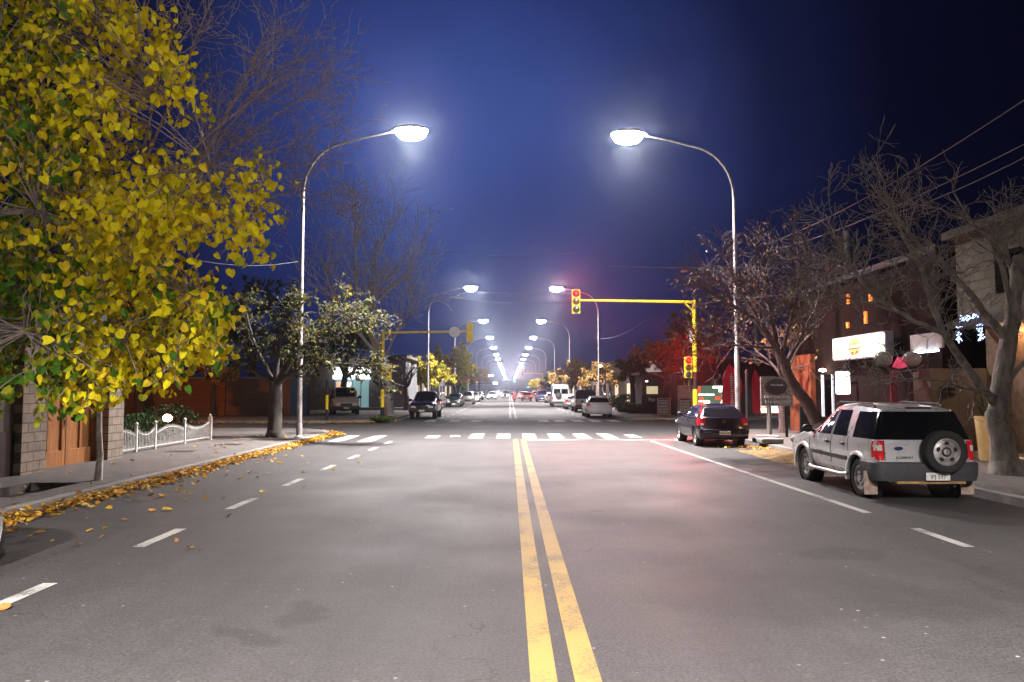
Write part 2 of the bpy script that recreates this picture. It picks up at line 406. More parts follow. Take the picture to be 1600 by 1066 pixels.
# pavement blocks: kerb ring prism, paving a few mm proud inside it
def near_left(d):  return [(-70, -40), (KL - d, -40)] + arc(-11.3, 31, 4 - d, 0, 90) + [(-70, 35 - d)]
def far_left(d):   return [(-70, 42.5 + d)] + arc(-10, 45.5, 3 - d, 270, 360) + [(-7 - d, 1600), (-70, 1600)]
def near_right(d): return [(KR + d, -40), (70, -40), (70, 34 - d)] + arc(11.75, 30.5, 3.5 - d, 90, 180)
def far_right(d):  return arc(10.2, 50, 3.2 - d, 180, 270) + [(70, 46.8 + d), (70, 1600), (7 + d, 1600)]
for nm, fn in (('pavement', near_left), ('pavement', far_left), ('pavement', near_right), ('pavement', far_right)):
    if fn is near_left: continue
    k = MB(); k.prism(fn(0), -.05, ZP); struct(k.build('kerb', M['kerb']))
    k = MB(); k.prism(fn(.22), -.04, ZP + .006); struct(k.build(nm, M['paving']))
# near left: the same, left open over the drain mouth beside the kerb
HX0, HX1, HY0, HY1 = -9.0, -8.05, 12.6, 14.6
k = MB()
k.prism([(KL, -40)] + arc(-11.3, 31, 4, 0, 90) + [(-70, 35), (-70, 34.78)] + arc(-11.3, 31, 3.78, 90, 0) + [(KL - .22, -40)], -.05, ZP); struct(k.build('kerb', M['kerb']))
k = MB(); z1 = ZP + .006
k.prism([(-70, -40), (KL - .22, -40), (KL - .22, HY0), (-70, HY0)], -.04, z1)
k.box(-70, HX0, HY0, HY1, -.04, z1); k.box(HX1, KL - .22, HY0, HY1, -.04, z1)
k.prism([(-70, HY1), (KL - .22, HY1)] + arc(-11.3, 31, 3.78, 0, 90) + [(-70, 34.78)], -.04, z1)
struct(k.build('pavement', M['paving']))
k = MB(); k.box(HX0, HX1, HY0, HY1, -.019, -.01); struct(k.build('drain_bed', M['black']))  # black sheet painting the shade down in the open drain
k = MB()
for (a, b, c, d) in ((-9.6, -8.9, 21.5, 22.1), (-9.2, -8.5, 24.2, 24.8)): k.box(a, b, c, d, ZP + .002, ZP + .011)
struct(k.build('drain_cover', M['darkmetal']))

# road markings (sheets 4 mm above the asphalt)
def sheet(mb, x0, x1, y0, y1, z=.005, x0b=None, x1b=None):
    n = max(1, int((y1 - y0) / 2)) if y1 - y0 < 60 else 20
    xa = x0 if x0b is None else x0b; xb = x1 if x1b is None else x1b
    mb.face([(x0, y0, z), (x1, y0, z), (xb, y1, z), (xa, y1, z)])
m = MB()
for xo in (.225, .515): sheet(m, xo - .088, xo + .088, 2.0, 29.2)
struct(m.build('centre_line_marking', M['yellow_paint']))
m = MB()
for xo in (.06, .42): sheet(m, xo - .07, xo + .07, 50, 420)
struct(m.build('centre_line_marking', M['white_paint']))
m = MB()
for i in range(8): y = 6.45 + 2.93 * i; x = -4.55 + .009 * y; sheet(m, x - .075, x + .075, y, y + 1.22)
for i in range(14): y = 52 + 5 * i; sheet(m, -4.3, -4.18, y, y + 2.2)
struct(m.build('lane_marking', M['white_paint']))
m = MB(); sheet(m, 5.43, 5.57, 11.9, 28.2, .005, 5.13, 5.25); sheet(m, 5.46, 5.60, 9.35, 10.6); sheet(m, 5.48, 5.62, 5.2, 6.6)
m.face([(6.1, 28.6, .005), (7.0, 28.2, .005), (7.0, 28.45, .005), (6.3, 29.5, .005)])
for i in range(14): y = 52 + 5 * i; sheet(m, 4.7, 4.82, y, y + 2.2)
struct(m.build('edge_marking', M['white_paint']))
m = MB()
for xo in (-1.32, -.24, .8, 1.86, 2.92, 3.95): sheet(m, xo - .27, xo + .27, 29.7, 32.9)
sheet(m, 4.75, 5.2, 30.2, 32.2); sheet(m, -3.3, -2.8, 30.0, 31.6)
for xo in (-6.35, -5.25): sheet(m, xo - .26, xo + .26, 27.9, 31.6)
sheet(m, .62, 6.2, 28.75, 28.95)
for xo in (-4.7, -3.25, -1.95, 2.0, 3.0, 4.05, 5.1, 6.2): sheet(m, xo - .3, xo + .3, 44.6, 47.6)
sheet(m, -1.9, -1.65, 45, 47)
struct(m.build('crosswalk_marking', M['white_paint']))
m = MB(); m.face([(-2.35, 30.6, .009), (-1.95, 30.9, .009), (-2.05, 31.6, .009), (-2.4, 31.5, .009)])
tag(m.build('paper_scrap', M['white']), 'crumpled white paper scrap lying on the near zebra crossing', 'litter')

# fallen leaves along the left kerb and strewn on the lane
LY = [leaf_mat('leaf_gold', (.74, .46, .04), .3), leaf_mat('leaf_amber', (.60, .30, .035), .3), leaf_mat('leaf_brown', (.33, .17, .05), .2), leaf_mat('leaf_pale', (.74, .58, .16), .3)]
from mathutils import noise as MNZ
rng = random.Random(11); m = MB()
def flat_leaf(x, y, z, s):
    m.cur = rng.choices((0, 1, 2, 3), (2, 3, 4, 1))[0]; s *= rng.uniform(.6, 1.25)
    q = Matrix.Translation((x, y, z)) @ Euler((rng.gauss(0, .35), rng.gauss(0, .35), rng.uniform(0, 6.28))).to_matrix().to_4x4()
    P_ = [q @ Vector(p) for p in ((0, -.5 * s, 0), (.38 * s, -.3 * s, .1 * s), (.34 * s, .15 * s, .06 * s), (0, .5 * s, .02 * s), (-.34 * s, .15 * s, .08 * s), (-.38 * s, -.3 * s, .06 * s))]
    i = [m.pt(p) for p in P_]; m.idx((i[0], i[1], i[2], i[3])); m.idx((i[0], i[3], i[4], i[5]))
for i in range(3600):
    y = rng.uniform(9.3, 31) ; d = abs(rng.gauss(0, .18)) * max(.35, 1 + .9 * MNZ.noise((y * .55, 3.1, 0)) + .5 * MNZ.noise((y * 2.1, 7, 0)))
    if y > 20: d *= .75
    z = .03 + max(0, .11 - d * .22) * rng.random()
    x = KL + .05 + d
    flat_leaf(x, y, z, rng.uniform(.06, .11))
for i in range(170):
    y = rng.uniform(5, 22); d = rng.expovariate(1 / 1.1)
    if d < 3.4: flat_leaf(KL + .3 + d, y, .025, rng.uniform(.07, .14))
for i in range(90): flat_leaf(rng.uniform(-9.6, KL), rng.uniform(9, 32), ZP + .02, rng.uniform(.06, .11))
for i in range(900):                                   # heaped along the rounded corner and the far kerb
    a = rng.uniform(0, 80); d = 4 + abs(rng.gauss(0, .25)); flat_leaf(-11.3 + d * math.cos(R(a)), 31 + d * math.sin(R(a)), .03 + .06 * rng.random(), rng.uniform(.07, .12))
for i in range(900): flat_leaf(rng.uniform(-26, -8.6), 42.4 - abs(rng.gauss(0, .2)), .03 + .07 * rng.random(), rng.uniform(.08, .14))
for i in range(500): a = rng.uniform(-90, 0); d = 3 + abs(rng.gauss(0, .2)); flat_leaf(-10 + d * math.cos(R(a)), 45.5 + d * math.sin(R(a)), .04 + .05 * rng.random(), .1)
for i in range(700): y = rng.uniform(17.6, 25); flat_leaf(KR - abs(rng.gauss(0, .5)), y, .03 + .04 * rng.random(), rng.uniform(.05, .1))
for i in range(500): flat_leaf(rng.uniform(7.2, 9.8), 46.6 - abs(rng.gauss(0, .25)), .03 + .05 * rng.random(), .1)
tag(m.build('fallen_leaves', LY, fix=False), kind='stuff')

# dirt heap against the right kerb between the two parked cars
m = MB(); rows = []
rng = random.Random(4)
for i in range(13):
    row = []
    for j in range(25):
        u, v = i / 12 * 2 - 1, j / 24 * 2 - 1
        h = max(0, 1 - u * u) * max(0, 1 - v * v)
        row.append((7.75 + u * .85, 21.7 + v * 2.6, -.01 + .17 * h ** 1.6 + rng.gauss(0, .012) * (h > .02)))
    rows.append(row)
m.grid(rows); tag(m.build('dirt_heap', mat('sandy_dirt', (.20, .125, .05), .95, var=.4, scale=4, bump=.7, bscale=22), smooth=60), 'low heap of sandy dirt swept against the kerb behind the dark hatchback', 'dirt heap')
for (a, b, rz, lb) in ((-.5, -.9, .1, 'broken concrete slab lying on the kerb, nearer the silver car'), (.0, .6, -.2, 'broken concrete slab lying on the kerb, nearer the dark hatchback')):
    m = MB(); m.box(-.37, .37, -.4, .4, 0, .16)
    o = tag(m.build('concrete_slab', M['kerb'], bevel=.04), lb, 'concrete slab', 'broken slabs on the right kerb'); o.location = (8.9 + a, 26 + b, .15); o.rotation_euler.z = rz

# ================================================================== STREET LAMPS
ORD = 'first second third fourth fifth sixth seventh eighth ninth tenth eleventh twelfth thirteenth fourteenth fifteenth sixteenth seventeenth eighteenth nineteenth twentieth'.split()
def lamp_proto(first=False):
    root = thing('street_lamp', (0, 0, 0), 'x', 'street lamp', 'lit street lamps in two rows down the avenue')
    p = MB(); p.tube([(0, 0, .0), (0, 0, 3), (0, 0, 3.05), (0, 0, 8.95)], [.10, .088, .075, .06], 12)
    p.lathe([(.16, 0), (.16, .04), (.11, .09), (.11, .5), (.10, .52)], 14)
    p.build('pole', M['galv'], root, smooth=40)
    a = MB(); pts = [(0, 0, 8.9)]
    for i in range(9):
        t = R(10 + 72 * i / 8); pts.append((1.75 * (1 - math.cos(t)), 0, 8.95 + 1.95 * math.sin(t)))
    e = pts[-1]; pts += [(e[0] + .9, 0, e[2] + .24), (e[0] + 2.05, 0, e[2] + .46)]
    a.tube(pts, [.058] + [.055 - .0018 * i for i in range(len(pts) - 1)], 10); a.build('arm', M['galv'], root, smooth=40)
    hx, hz = e[0] + 2.45, e[2] + .50
    h = MB(); h.ellipsoid((hx, 0, hz), (.66, .38, .17), 20, 8, -.15, 1); h.tube([(hx - .75, 0, hz - .05), (hx - .4, 0, hz + .02)], [.05, .09], 10)
    hd = h.build('lamp_head', mat('lamp_housing', (.22, .22, .23), .4, .4, var=.1), root, smooth=50)
    b = MB(); b.ellipsoid((hx + .02, 0, hz - .03), (.60, .36, .40), 16, 6, -1, 0.0); b.build('diffuser', M['lamp_e'], hd, smooth=60)
    return root, (hx, hz)
LP, (HX, HZ) = lamp_proto()
ys = [28.0, 72] + [107 + 35 * i for i in range(18)]
lamps_l = [(-7.62, y) for y in ys]; lamps_r = [(8.42, y + .4) for y in ys]
def put_lamp(o, x, y, label, lit):
    o.location = (x, y, ZP); o.rotation_euler.z = 0 if x < 0 else math.pi; o['label'] = label
    if lit:
        ld = bpy.data.lights.new('lamp_light', 'AREA'); ld.shape = 'DISK'; ld.size = .5; ld.energy = LAMP_W * lit
        ld.color = (1, .925, .905); ld.spread = R(135)
        lo = bpy.data.objects.new('lamp_light', ld); COL.objects.link(lo)
        lo.parent = o; lo.location = (HX, 0, HZ - .48); ld.energy *= .80
        if y < 0: ld.energy *= 3.4
        return lo
protos_used = False
for side, row in (('left', lamps_l), ('right', lamps_r)):
    for i, (x, y) in enumerate(row):
        if not protos_used: o = LP; protos_used = True
        else: o = copy_tree(LP); [bpy.data.objects.remove(c) for c in list(o.children) if c.type == 'LIGHT']
        lb = f"lit grey street lamp, {ORD[i]} from the camera in the row along the {side} kerb"
        put_lamp(o, x, y, lb, 1.0 if y < 260 else 0)
# amber lamp in the side street on the left, shining through the yellow tree
so = thing('street_lamp', (-22.6, 41.0, ZP), 'amber lamp on a plain post in the side street, glimpsed through the yellow tree', 'street lamp')
p = MB(); p.tube([(0, 0, 0), (0, 0, 6.6), (.25, 0, 7.2), (.9, 0, 7.4)], [.09, .07, .05, .04], 10); p.build('pole', M['galv'], so, smooth=40)
p = MB(); p.ellipsoid((1.15, 0, 7.42), (.36, .16, .1), 14, 6, -.15, 1); sh = p.build('lamp_head', M['darkmetal'], so, smooth=40)
p = MB(); p.ellipsoid((1.16, 0, 7.40), (.32, .14, .16), 14, 6, -1, 0); p.build('diffuser', mat('sodium_glow', (1, .6, .2), .3, var=0, emit=(1, .34, .07), es=900), sh, smooth=40)
# the pair the camera has just passed, which lights the foreground
for x, y, s in ((-7.75, -9.0, 'left'), (8.6, -8.6, 'right')):
    o = copy_tree(LP); [bpy.data.objects.remove(c) for c in list(o.children) if c.type == 'LIGHT']
    put_lamp(o, x, y, f"lit grey street lamp behind the viewer on the {s} kerb of the avenue", 1.5)

# ================================================================== TRAFFIC SIGNALS
def signal_head(parent, loc, rz, lit, s=1.0, n=3):
    """three-lamp head, front towards -Y before turning"""
    b = MB(); hw, dp = .17 * s, .11 * s; hh = .34 * s
    b.T = Matrix.Translation(loc) @ Matrix.Rotation(rz, 4, 'Z')
    b.box(-hw, hw, -dp, dp, -hh * n / 2, hh * n / 2)
    for i in range(n):
        zc = hh * (n / 2 - .5 - i); rows = []
        for k in range(15):
            a = R(-20 + 220 * k / 14); rows.append([(math.cos(a) * .135 * s, -dp, zc + math.sin(a) * .135 * s), (math.cos(a) * .14 * s, -dp - .09 * s, zc - .01 + math.sin(a) * .14 * s)])
        b.grid(rows)
    hd = b.build('signal_head', M['mast'], parent, bevel=.015)
    for i in range(n):
        zc = hh * (n / 2 - .5 - i); l = MB(); l.T = Matrix.Translation(loc) @ Matrix.Rotation(rz, 4, 'Z')
        T0 = l.T; l.T = T0 @ Matrix.Translation((0, -dp - .003, zc)) @ Matrix.Rotation(R(90), 4, 'X')
        l.lathe([(.162 * s, 0), (.15 * s, .02), (.06 * s, .045)], 16, cap=False); l.cur = 1; l.lathe([(.06 * s, .045), (.04 * s, .052), (0, .055)], 16)
        l.build('lens', [M[{0: 'red_e', 2: 'green_e'}[i]], M[{0: 'red_core', 2: 'green_e'}[i]]] if (lit == 'red' and i == 0) or (lit == 'green' and i == 2) else [mat('dark_lens%d' % i, ((.12, .01, .01), (.06, .035, .006), (.005, .035, .016))[i], .2, var=0)] * 2, hd, smooth=40)
    if lit == 'red' and s > .9:
        ld = bpy.data.lights.new('signal_light', 'SPOT'); ld.energy = 1100; ld.color = (1, 0, 0); ld.shadow_soft_size = .12; ld.spot_size = R(115); ld.spot_blend = .8
        lo = bpy.data.objects.new('signal_light', ld); COL.objects.link(lo); lo.parent = parent; lo.location = Vector(loc) + Vector((0, -dp - .24, hh * (n / 2 - .5))); lo.rotation_euler = (R(86), 0, math.pi)
        lo.rotation_euler = Vector((0, -1, -.07)).to_track_quat('-Z', 'Y').to_euler()
    return hd
def signal_mast(loc, H, arm, side, label, lit, face, low_lit, disc=False):
    root = thing('traffic_light', loc, label, 'traffic light', 'yellow mast arm traffic lights')
    # the pole is painted yellow and black in bands
    def seg(z0, z1, m_, r): p = MB(); p.tube([(0, 0, z0), (0, 0, z1)], r, 14); return p
    p = MB(); p.cur = 0; p.tube([(0, 0, 2.55), (0, 0, H)], [.105, .085], 14)
    p.cur = 1; p.tube([(0, 0, 1.75), (0, 0, 2.549)], .106, 14); p.cur = 0; p.tube([(0, 0, .72), (0, 0, 1.749)], .107, 14)
    p.cur = 1; p.tube([(0, 0, -.05), (0, 0, .719)], .108, 14); p.tube([(0, 0, 3.3), (0, 0, 3.36)], .115, 14)
    p.build('pole', [M['mast'], M['black']], root, smooth=40)
    a = MB(); a.tube([(0, 0, H - .08), (side * .3, 0, H - .06), (side * arm, 0, H + .02)], [.075, .07, .05], 10)
    a.tube([(0, 0, H - .55), (side * .42, 0, H - .1)], .04, 8); a.tube([(0, 0, H - .1), (0, 0, H + .02)], .1, 12)
    a.build('mast_arm', M['mast'], root, smooth=40)
    rz = 0 if face == 'near' else math.pi
    signal_head(root, (side * (arm + .02), -.02 if face == 'near' else .02, H - .05), rz, lit, 1.08)
    signal_head(root, (side * .34, -.1 if face == 'near' else .1, 2.75), rz, low_lit, .95)
    c = MB(); c.box(side * .12 - .09, side * .12 + .09, -.06, .06, H - 1.95, H - 1.4); c.tube([(0, 0, H - 1.7), (side * .12, 0, H - 1.7)], .03, 6)
    c.build('control_box', mat('pale_box', (.55, .55, .56), .5), root, bevel=.01)
    if disc:
        d = MB(); d.lathe([(0, -.02), (.31, -.02), (.31, .02), (0, .02)], 28, 'Y', (side * (arm - .85), -.11, H - .02)); d.build('round_sign', M['white'], root, smooth=30)
    return root
signal_mast((8.55, 35.4, ZP), 5.85, 5.45, -1, 'yellow mast arm traffic light showing red over the right lanes', 'red', 'near', 'red')
signal_mast((-7.25, 44.0, ZP), 5.05, 4.95, 1, 'yellow mast arm traffic light seen from behind with white disc on its arm', None, 'far', None, True)
signal_mast((8.3, 193, ZP), 5.75, 5.0, -1, 'distant yellow mast arm traffic light showing red further down the avenue', 'red', 'near', 'red')
signal_mast((7.8, 305, ZP), 5.2, 5.8, -1, 'farthest mast arm traffic light showing green at the end of the avenue', 'green', 'near', 'green')
# pedestrian signal posts on the far left corner
def post(loc, label, H=2.25, r=.085, tall=False):
    p = MB(); p.T = Matrix.Translation(loc)
    p.cur = 0; p.tube([(0, 0, -.05), (0, 0, .62)], r, 12); p.cur = 1; p.tube([(0, 0, .621), (0, 0, 1.42)], r * .99, 12); p.cur = 0; p.tube([(0, 0, 1.421), (0, 0, H)], r * .98, 12)
    p.ellipsoid((0, 0, H), (r, r, .05), 12, 4, 0, 1)
    return tag(p.build('traffic_post', [M['black'], M['mast']], smooth=40), label, 'traffic post')
post((-10.25, 43.3, ZP), 'short black post with a yellow band beside the far left street corner')

# ================================================================== VEHICLES
def paint(name, col, rough=.28, metal=.25, coat=.6, var=.05): return mat('paint_' + name, col, rough, metal, var=var, scale=2.5, coat=coat)

class Body:
    """car body as a lofted shell: rear at y=0, nose at y=L, ground at z=0"""
    def __init__(s, L_, W_, H_, zb, belt, rf, cowl, hood, nose, lean, wr=.74, front_lean=((0, 0), (2, 0)), bulge=.05, roof_drop=.05, bed=None):
        s.L, s.W, s.H, s.zb, s.belt, s.lean, s.bulge = L_, W_, H_, zb, belt, lean, bulge
        w = W_ / 2; r = w * wr
        st = [(0, belt, H_ - roof_drop - .02, w * .93, r * .94, 1), (.035, belt, H_ - roof_drop - .006, w * .965, r * .97, 1), (.10, belt, H_ - roof_drop, w * .985, r * .99, .97), (.35, belt, H_ - roof_drop * .6, w, r, .75), (.75, belt, H_ - roof_drop * .3, w, r * 1.01, .3),
              (1.15, belt - .01, H_, w, r * 1.01, 0), ((1.15 + rf) / 2, belt - .015, H_, w, r * 1.01, 0), (rf - .1, belt - .02, H_ - .025, w, r, 0), (rf, belt - .022, H_ - .05, w, r * .985, 0)]
        for i in range(1, 4):
            t = i / 4; st.append((rf + (cowl - rf) * t, belt - .022 - .02 * t, H_ - .05 + (hood + .03 - H_ + .05) * t, w * (1 - .005 * t), r + (w * .80 - r) * t, 0))
        st += [(cowl, belt - .045, hood + .03, w * .99, w * .82, 0), (cowl + .12, belt - .06, hood, w * .985, w * .82, 0), (cowl + (L_ - cowl) * .55, belt - .10, hood - .03, w * .975, w * .80, 0),
               (L_ - .28, nose - .04, nose + .01, w * .95, w * .76, 0), (L_ - .08, nose - .10, nose - .06, w * .90, w * .72, 0), (L_, nose - .16, nose - .13, w * .82, w * .66, 0)]
        if bed is not None:      # open load bed behind the cab: everything behind y=bed stays at belt height
            q = []
            for (y, zs, zt, ws, wq, k) in st:
                if y < bed: q.append((y, belt - .04, belt, ws, ws * .93, 0))
                else: q.append((y, zs, zt, ws, wq, k))
            q.append((bed - .02, belt - .04, belt, w, w * .93, 0)); q.append((bed + .06, belt, H_ - .03, w, r, 0)); q.append((bed + .3, belt, H_, w, r, 0)); st = sorted(q)
        s.st = st
    def yr(s, z):
        p = s.lean
        for (a, b), (c, d) in zip(p, p[1:]):
            if z <= c: return b + (d - b) * max(0, (z - a)) / (c - a)
        return p[-1][1]
    def half(s, i):
        y, zs, zt, ws, wr, k = s.st[i]; zb = s.zb; dz = zt - zs
        a = min(.10, .35 * dz)
        P = [(0, zb), (.80 * ws, zb), (.93 * ws, zb + .035), (.985 * ws, zb + .14), (ws, zb + .5 * (zs - zb)), (.997 * ws, zs - .10), (.972 * ws, zs), (.5 * (.972 * ws + wr) + .012 * (dz > .3), zs + .5 * (dz - a)),
             (wr, zt - a), (wr - .04, zt - .35 * a), (wr - .15, zt - .003), (wr * .4, zt + .012), (0, zt + .016)]
        return [(x, y + k * s.yr(z), z) for x, z in P]
    def mesh(s):
        mb = MB(); rows = []
        for i in range(len(s.st)):
            h = s.half(i); rows.append(h + [(-x, y, z) for x, y, z in h[-2:0:-1]])
        mb.grid(rows, closed_u=True)
        for i, sg in ((0, -1), (len(s.st) - 1, 1)):
            h = s.half(i); g_ = []
            for (x, y, z) in h:
                wx = max(x, .001); g_.append([(wx * t, y + sg * s.bulge * (1 - t * t), z) for t in (1, .6, .2, -.2, -.6, -1)])
            mb.grid(g_)
        return mb
    def ring_at(s, y, z):
        """half width of the side at (y, z), by the stations on either side"""
        def xat(i):
            h = s.half(i)
            for (x0, y0, z0), (x1, y1, z1) in zip(h[1:], h[2:]):
                if z0 <= z <= z1 and z1 > z0: return x0 + (x1 - x0) * (z - z0) / (z1 - z0)
            return h[8][0]
        ysh = [q[0] + q[5] * s.yr(z) for q in s.st]
        for i in range(len(ysh) - 1):
            if ysh[i] <= y <= ysh[i + 1]:
                t = (y - ysh[i]) / max(1e-6, ysh[i + 1] - ysh[i]); return xat(i) * (1 - t) + xat(i + 1) * t
        return xat(0 if y < ysh[0] else len(ysh) - 1)
    def side(s, mb, poly, sg, off=.006, th=.02, sub=4):
        """a panel lying on the flank, outlined in (y, z)"""
        pl = []
        for (a, b) in zip(poly, poly[1:] + poly[:1]):
            for k in range(sub): t = k / sub; pl.append((a[0] + (b[0] - a[0]) * t, a[1] + (b[1] - a[1]) * t))
        cy = sum(p[0] for p in pl) / len(pl); cz = sum(p[1] for p in pl) / len(pl)
        o = [mb.pt((sg * (s.ring_at(y, z) + off), y, z)) for y, z in pl]; i_ = [mb.pt((sg * (s.ring_at(y, z) - th), y, z)) for y, z in pl]
        mid = [mb.pt((sg * (s.ring_at(cy + (y - cy) * .5, cz + (z - cz) * .5) + off), cy + (y - cy) * .5, cz + (z - cz) * .5)) for y, z in pl]
        c = mb.pt((sg * (s.ring_at(cy, cz) + off), cy, cz)); n = len(pl)
        for k in range(n):
            j = (k + 1) % n; mb.idx((o[k], o[j], mid[j], mid[k])); mb.idx((mid[k], mid[j], c)); mb.idx((o[k], i_[k], i_[j], o[j]))
        return mb
    def rear_y(s, x, z):
        h = s.half(0); wx = .01
        for (x0, y0, z0), (x1, y1, z1) in zip(h[1:], h[2:]):
            if z0 <= z <= z1 and z1 > z0: wx = x0 + (x1 - x0) * (z - z0) / (z1 - z0); break
        else: wx = h[8][0]
        t = min(1, abs(x) / wx); return s.yr(z) - s.bulge * (1 - t * t)
    def front_y(s, x): return s.L + s.bulge * (1 - min(1, abs(x) / (s.W * .41)) ** 2)
    def panel(s, mb, poly, rear=True, off=.006, th=.03, sub=4):
        f = (lambda x, z: s.rear_y(x, z) - off) if rear else (lambda x, z: s.front_y(x) + off)
        e = th if rear else -th
        pl = []
        for (a, b) in zip(poly, poly[1:] + poly[:1]):
            for k in range(sub): t = k / sub; pl.append((a[0] + (b[0] - a[0]) * t, a[1] + (b[1] - a[1]) * t))
        cx = sum(p[0] for p in pl) / len(pl); cz = sum(p[1] for p in pl) / len(pl)
        o = [mb.pt((x, f(x, z), z)) for x, z in pl]; i_ = [mb.pt((x, f(x, z) + e, z)) for x, z in pl]; n = len(pl); rings = [o]
        for q in (.66, .33): rings.append([mb.pt((cx + (x - cx) * q, f(cx + (x - cx) * q, cz + (z - cz) * q), cz + (z - cz) * q)) for x, z in pl])
        c = mb.pt((cx, f(cx, cz), cz))
        for k in range(n):
            j = (k + 1) % n
            for r0, r1 in zip(rings, rings[1:]): mb.idx((r0[k], r0[j], r1[j], r1[k]))
            mb.idx((rings[-1][k], rings[-1][j], c)); mb.idx((o[k], i_[k], i_[j], o[j]))
        return mb

def wheel_mesh(parent, x, y, r, wdt, sg, name='wheel', spare=False, detail=True, spokes=5, disc=False):
    """a wheel whose axle runs along X (or along Y for the spare on a tailgate); sg is its outward side"""
    ax = 'Y' if spare else 'X'; rr = r * .63
    def pr(lst): return [(a, sg * b) for a, b in lst]
    o = (x, y, r) if not spare else spare
    h = MB(); h.lathe(pr([(0, -.02), (rr * .9, -.02), (rr * .9, .02), (0, .02)]), 20, ax, o); w = h.build(name, M['black'], parent, smooth=40)
    t = MB(); hw = wdt / 2
    prof = [(rr, -hw * .8), (rr + .03, -hw), (r * .93, -hw * .98), (r, -hw * .72), (r, -hw * .25), (r * .985, -hw * .22), (r * .985, hw * .18), (r, hw * .22), (r, hw * .72), (r * .93, hw * .98), (rr + .03, hw), (rr, hw * .8)]
    t.lathe(pr(prof), 36 if detail else 20, ax, o, cap=False); t.build('tyre', M['rubber'], w, smooth=50)
    if detail:
        d = MB(); d.lathe(pr([(rr + .004, hw * .3), (rr + .004, hw * .84), (rr * .93, hw * .88), (rr * .90, hw * .62), (rr * .86, hw * .2)]), 36, ax, o, cap=False)
        n = spokes if not disc else 0
        if disc:
            d.lathe(pr([(rr * .93, hw * .80), (rr * .84, hw * .55), (rr * .55, hw * .74), (rr * .36, hw * .72)]), 36, ax, o, cap=False)
            d.cur = 1
            for k in range(5):
                a = 2 * math.pi * k / 5 + .3; c, s_ = math.cos(a) * rr * .66, math.sin(a) * rr * .66; hh = sg * hw * .70; n1 = 16; row = []
                for q in range(n1):
                    b_ = 2 * math.pi * q / n1; u = math.cos(b_) * rr * .13; v = math.sin(b_) * rr * .185
                    c2 = c + u * math.cos(a) - v * math.sin(a); s2 = s_ + u * math.sin(a) + v * math.cos(a); h2 = hh + sg * (.012 if True else 0)
                    row.append(Vector(o) + (Vector((h2, c2, s2)) if ax == 'X' else Vector((c2, h2, s2))))
                d.face(row)
            d.cur = 0
        for k in range(n):
            a0 = 2 * math.pi * k / n + .3; rows = []
            for (q, wd, dp) in ((.16, .50, .74), (.45, .36, .72), (.72, .34, .70), (.92, .46, .66)):
                row = []
                for u in (-1, -.6, .6, 1):
                    a = a0 + u * wd * .62 / max(q, .30) * .55; rad = q * rr; dpp = dp - (.25 if abs(u) == 1 else 0)
                    c, s_ = math.cos(a) * rad, math.sin(a) * rad; hh = sg * hw * dpp
                    row.append(Vector(o) + (Vector((hh, c, s_)) if ax == 'X' else Vector((c, hh, s_))))
                rows.append(row)
            d.grid(rows)
        d.lathe(pr([(rr * .26, hw * .5), (rr * .24, hw * .84), (rr * .1, hw * .9), (0, hw * .9)]), 18, ax, o)
        d.build('rim', [M['alloy'], M['black']], w, smooth=40)
    else:
        d = MB(); d.lathe(pr([(rr, hw * .75), (rr * .8, hw * .6), (0, hw * .7)]), 16, ax, o); d.build('rim', M['alloy'], w, smooth=40)
    return w

def car_shell(root, B, pm, wr, wheel_y, arch=1.17, detail=True, disc=False):
    o = B.mesh().build('body', pm, root)
    bm_ = bmesh.new(); bm_.from_mesh(o.data); bmesh.ops.remove_doubles(bm_, verts=bm_.verts, dist=.0035); bmesh.ops.dissolve_degenerate(bm_, edges=bm_.edges, dist=.0005)
    bmesh.ops.recalc_face_normals(bm_, faces=bm_.faces); bm_.to_mesh(o.data); bm_.free()
    cut = MB(); ww = B.W / 2
    for y in wheel_y:
        for sg in (-1, 1): cut.lathe([(wr * arch, sg * (ww - .30)), (wr * arch, sg * (ww + .2))], 28, 'X', (0, y, wr * 1.03))
    c = cut.build('cut', M['black'], root)
    md = o.modifiers.new('b', 'BOOLEAN'); md.object = c; md.operation = 'DIFFERENCE'; md.solver = 'EXACT'
    bpy.context.view_layer.update(); dg = bpy.context.evaluated_depsgraph_get(); me = bpy.data.meshes.new_from_object(o.evaluated_get(dg))
    o.modifiers.clear(); o.data = me; bpy.data.objects.remove(c)
    me.materials.clear(); me.materials.append(pm)
    me.polygons.foreach_set('material_index', [0] * len(me.polygons))
    me.polygons.foreach_set('use_smooth', [True] * len(me.polygons)); me.set_sharp_from_angle(angle=R(32)); me.update()
    for y in wheel_y:
        for sg in (-1, 1):
            l = MB(); prof = [(0, sg * (ww - .285)), (wr * arch - .008, sg * (ww - .285)), (wr * arch - .008, sg * (ww - .035))]
            l.lathe(prof, 28, 'X', (0, y, wr * 1.03), cap=False); l.build('wheel_arch', M['black'], root, smooth=40)
    for y in wheel_y:
        for sg in (-1, 1): wheel_mesh(root, sg * (ww - .125), y, wr, .2, sg, detail=detail, disc=disc)
    return o
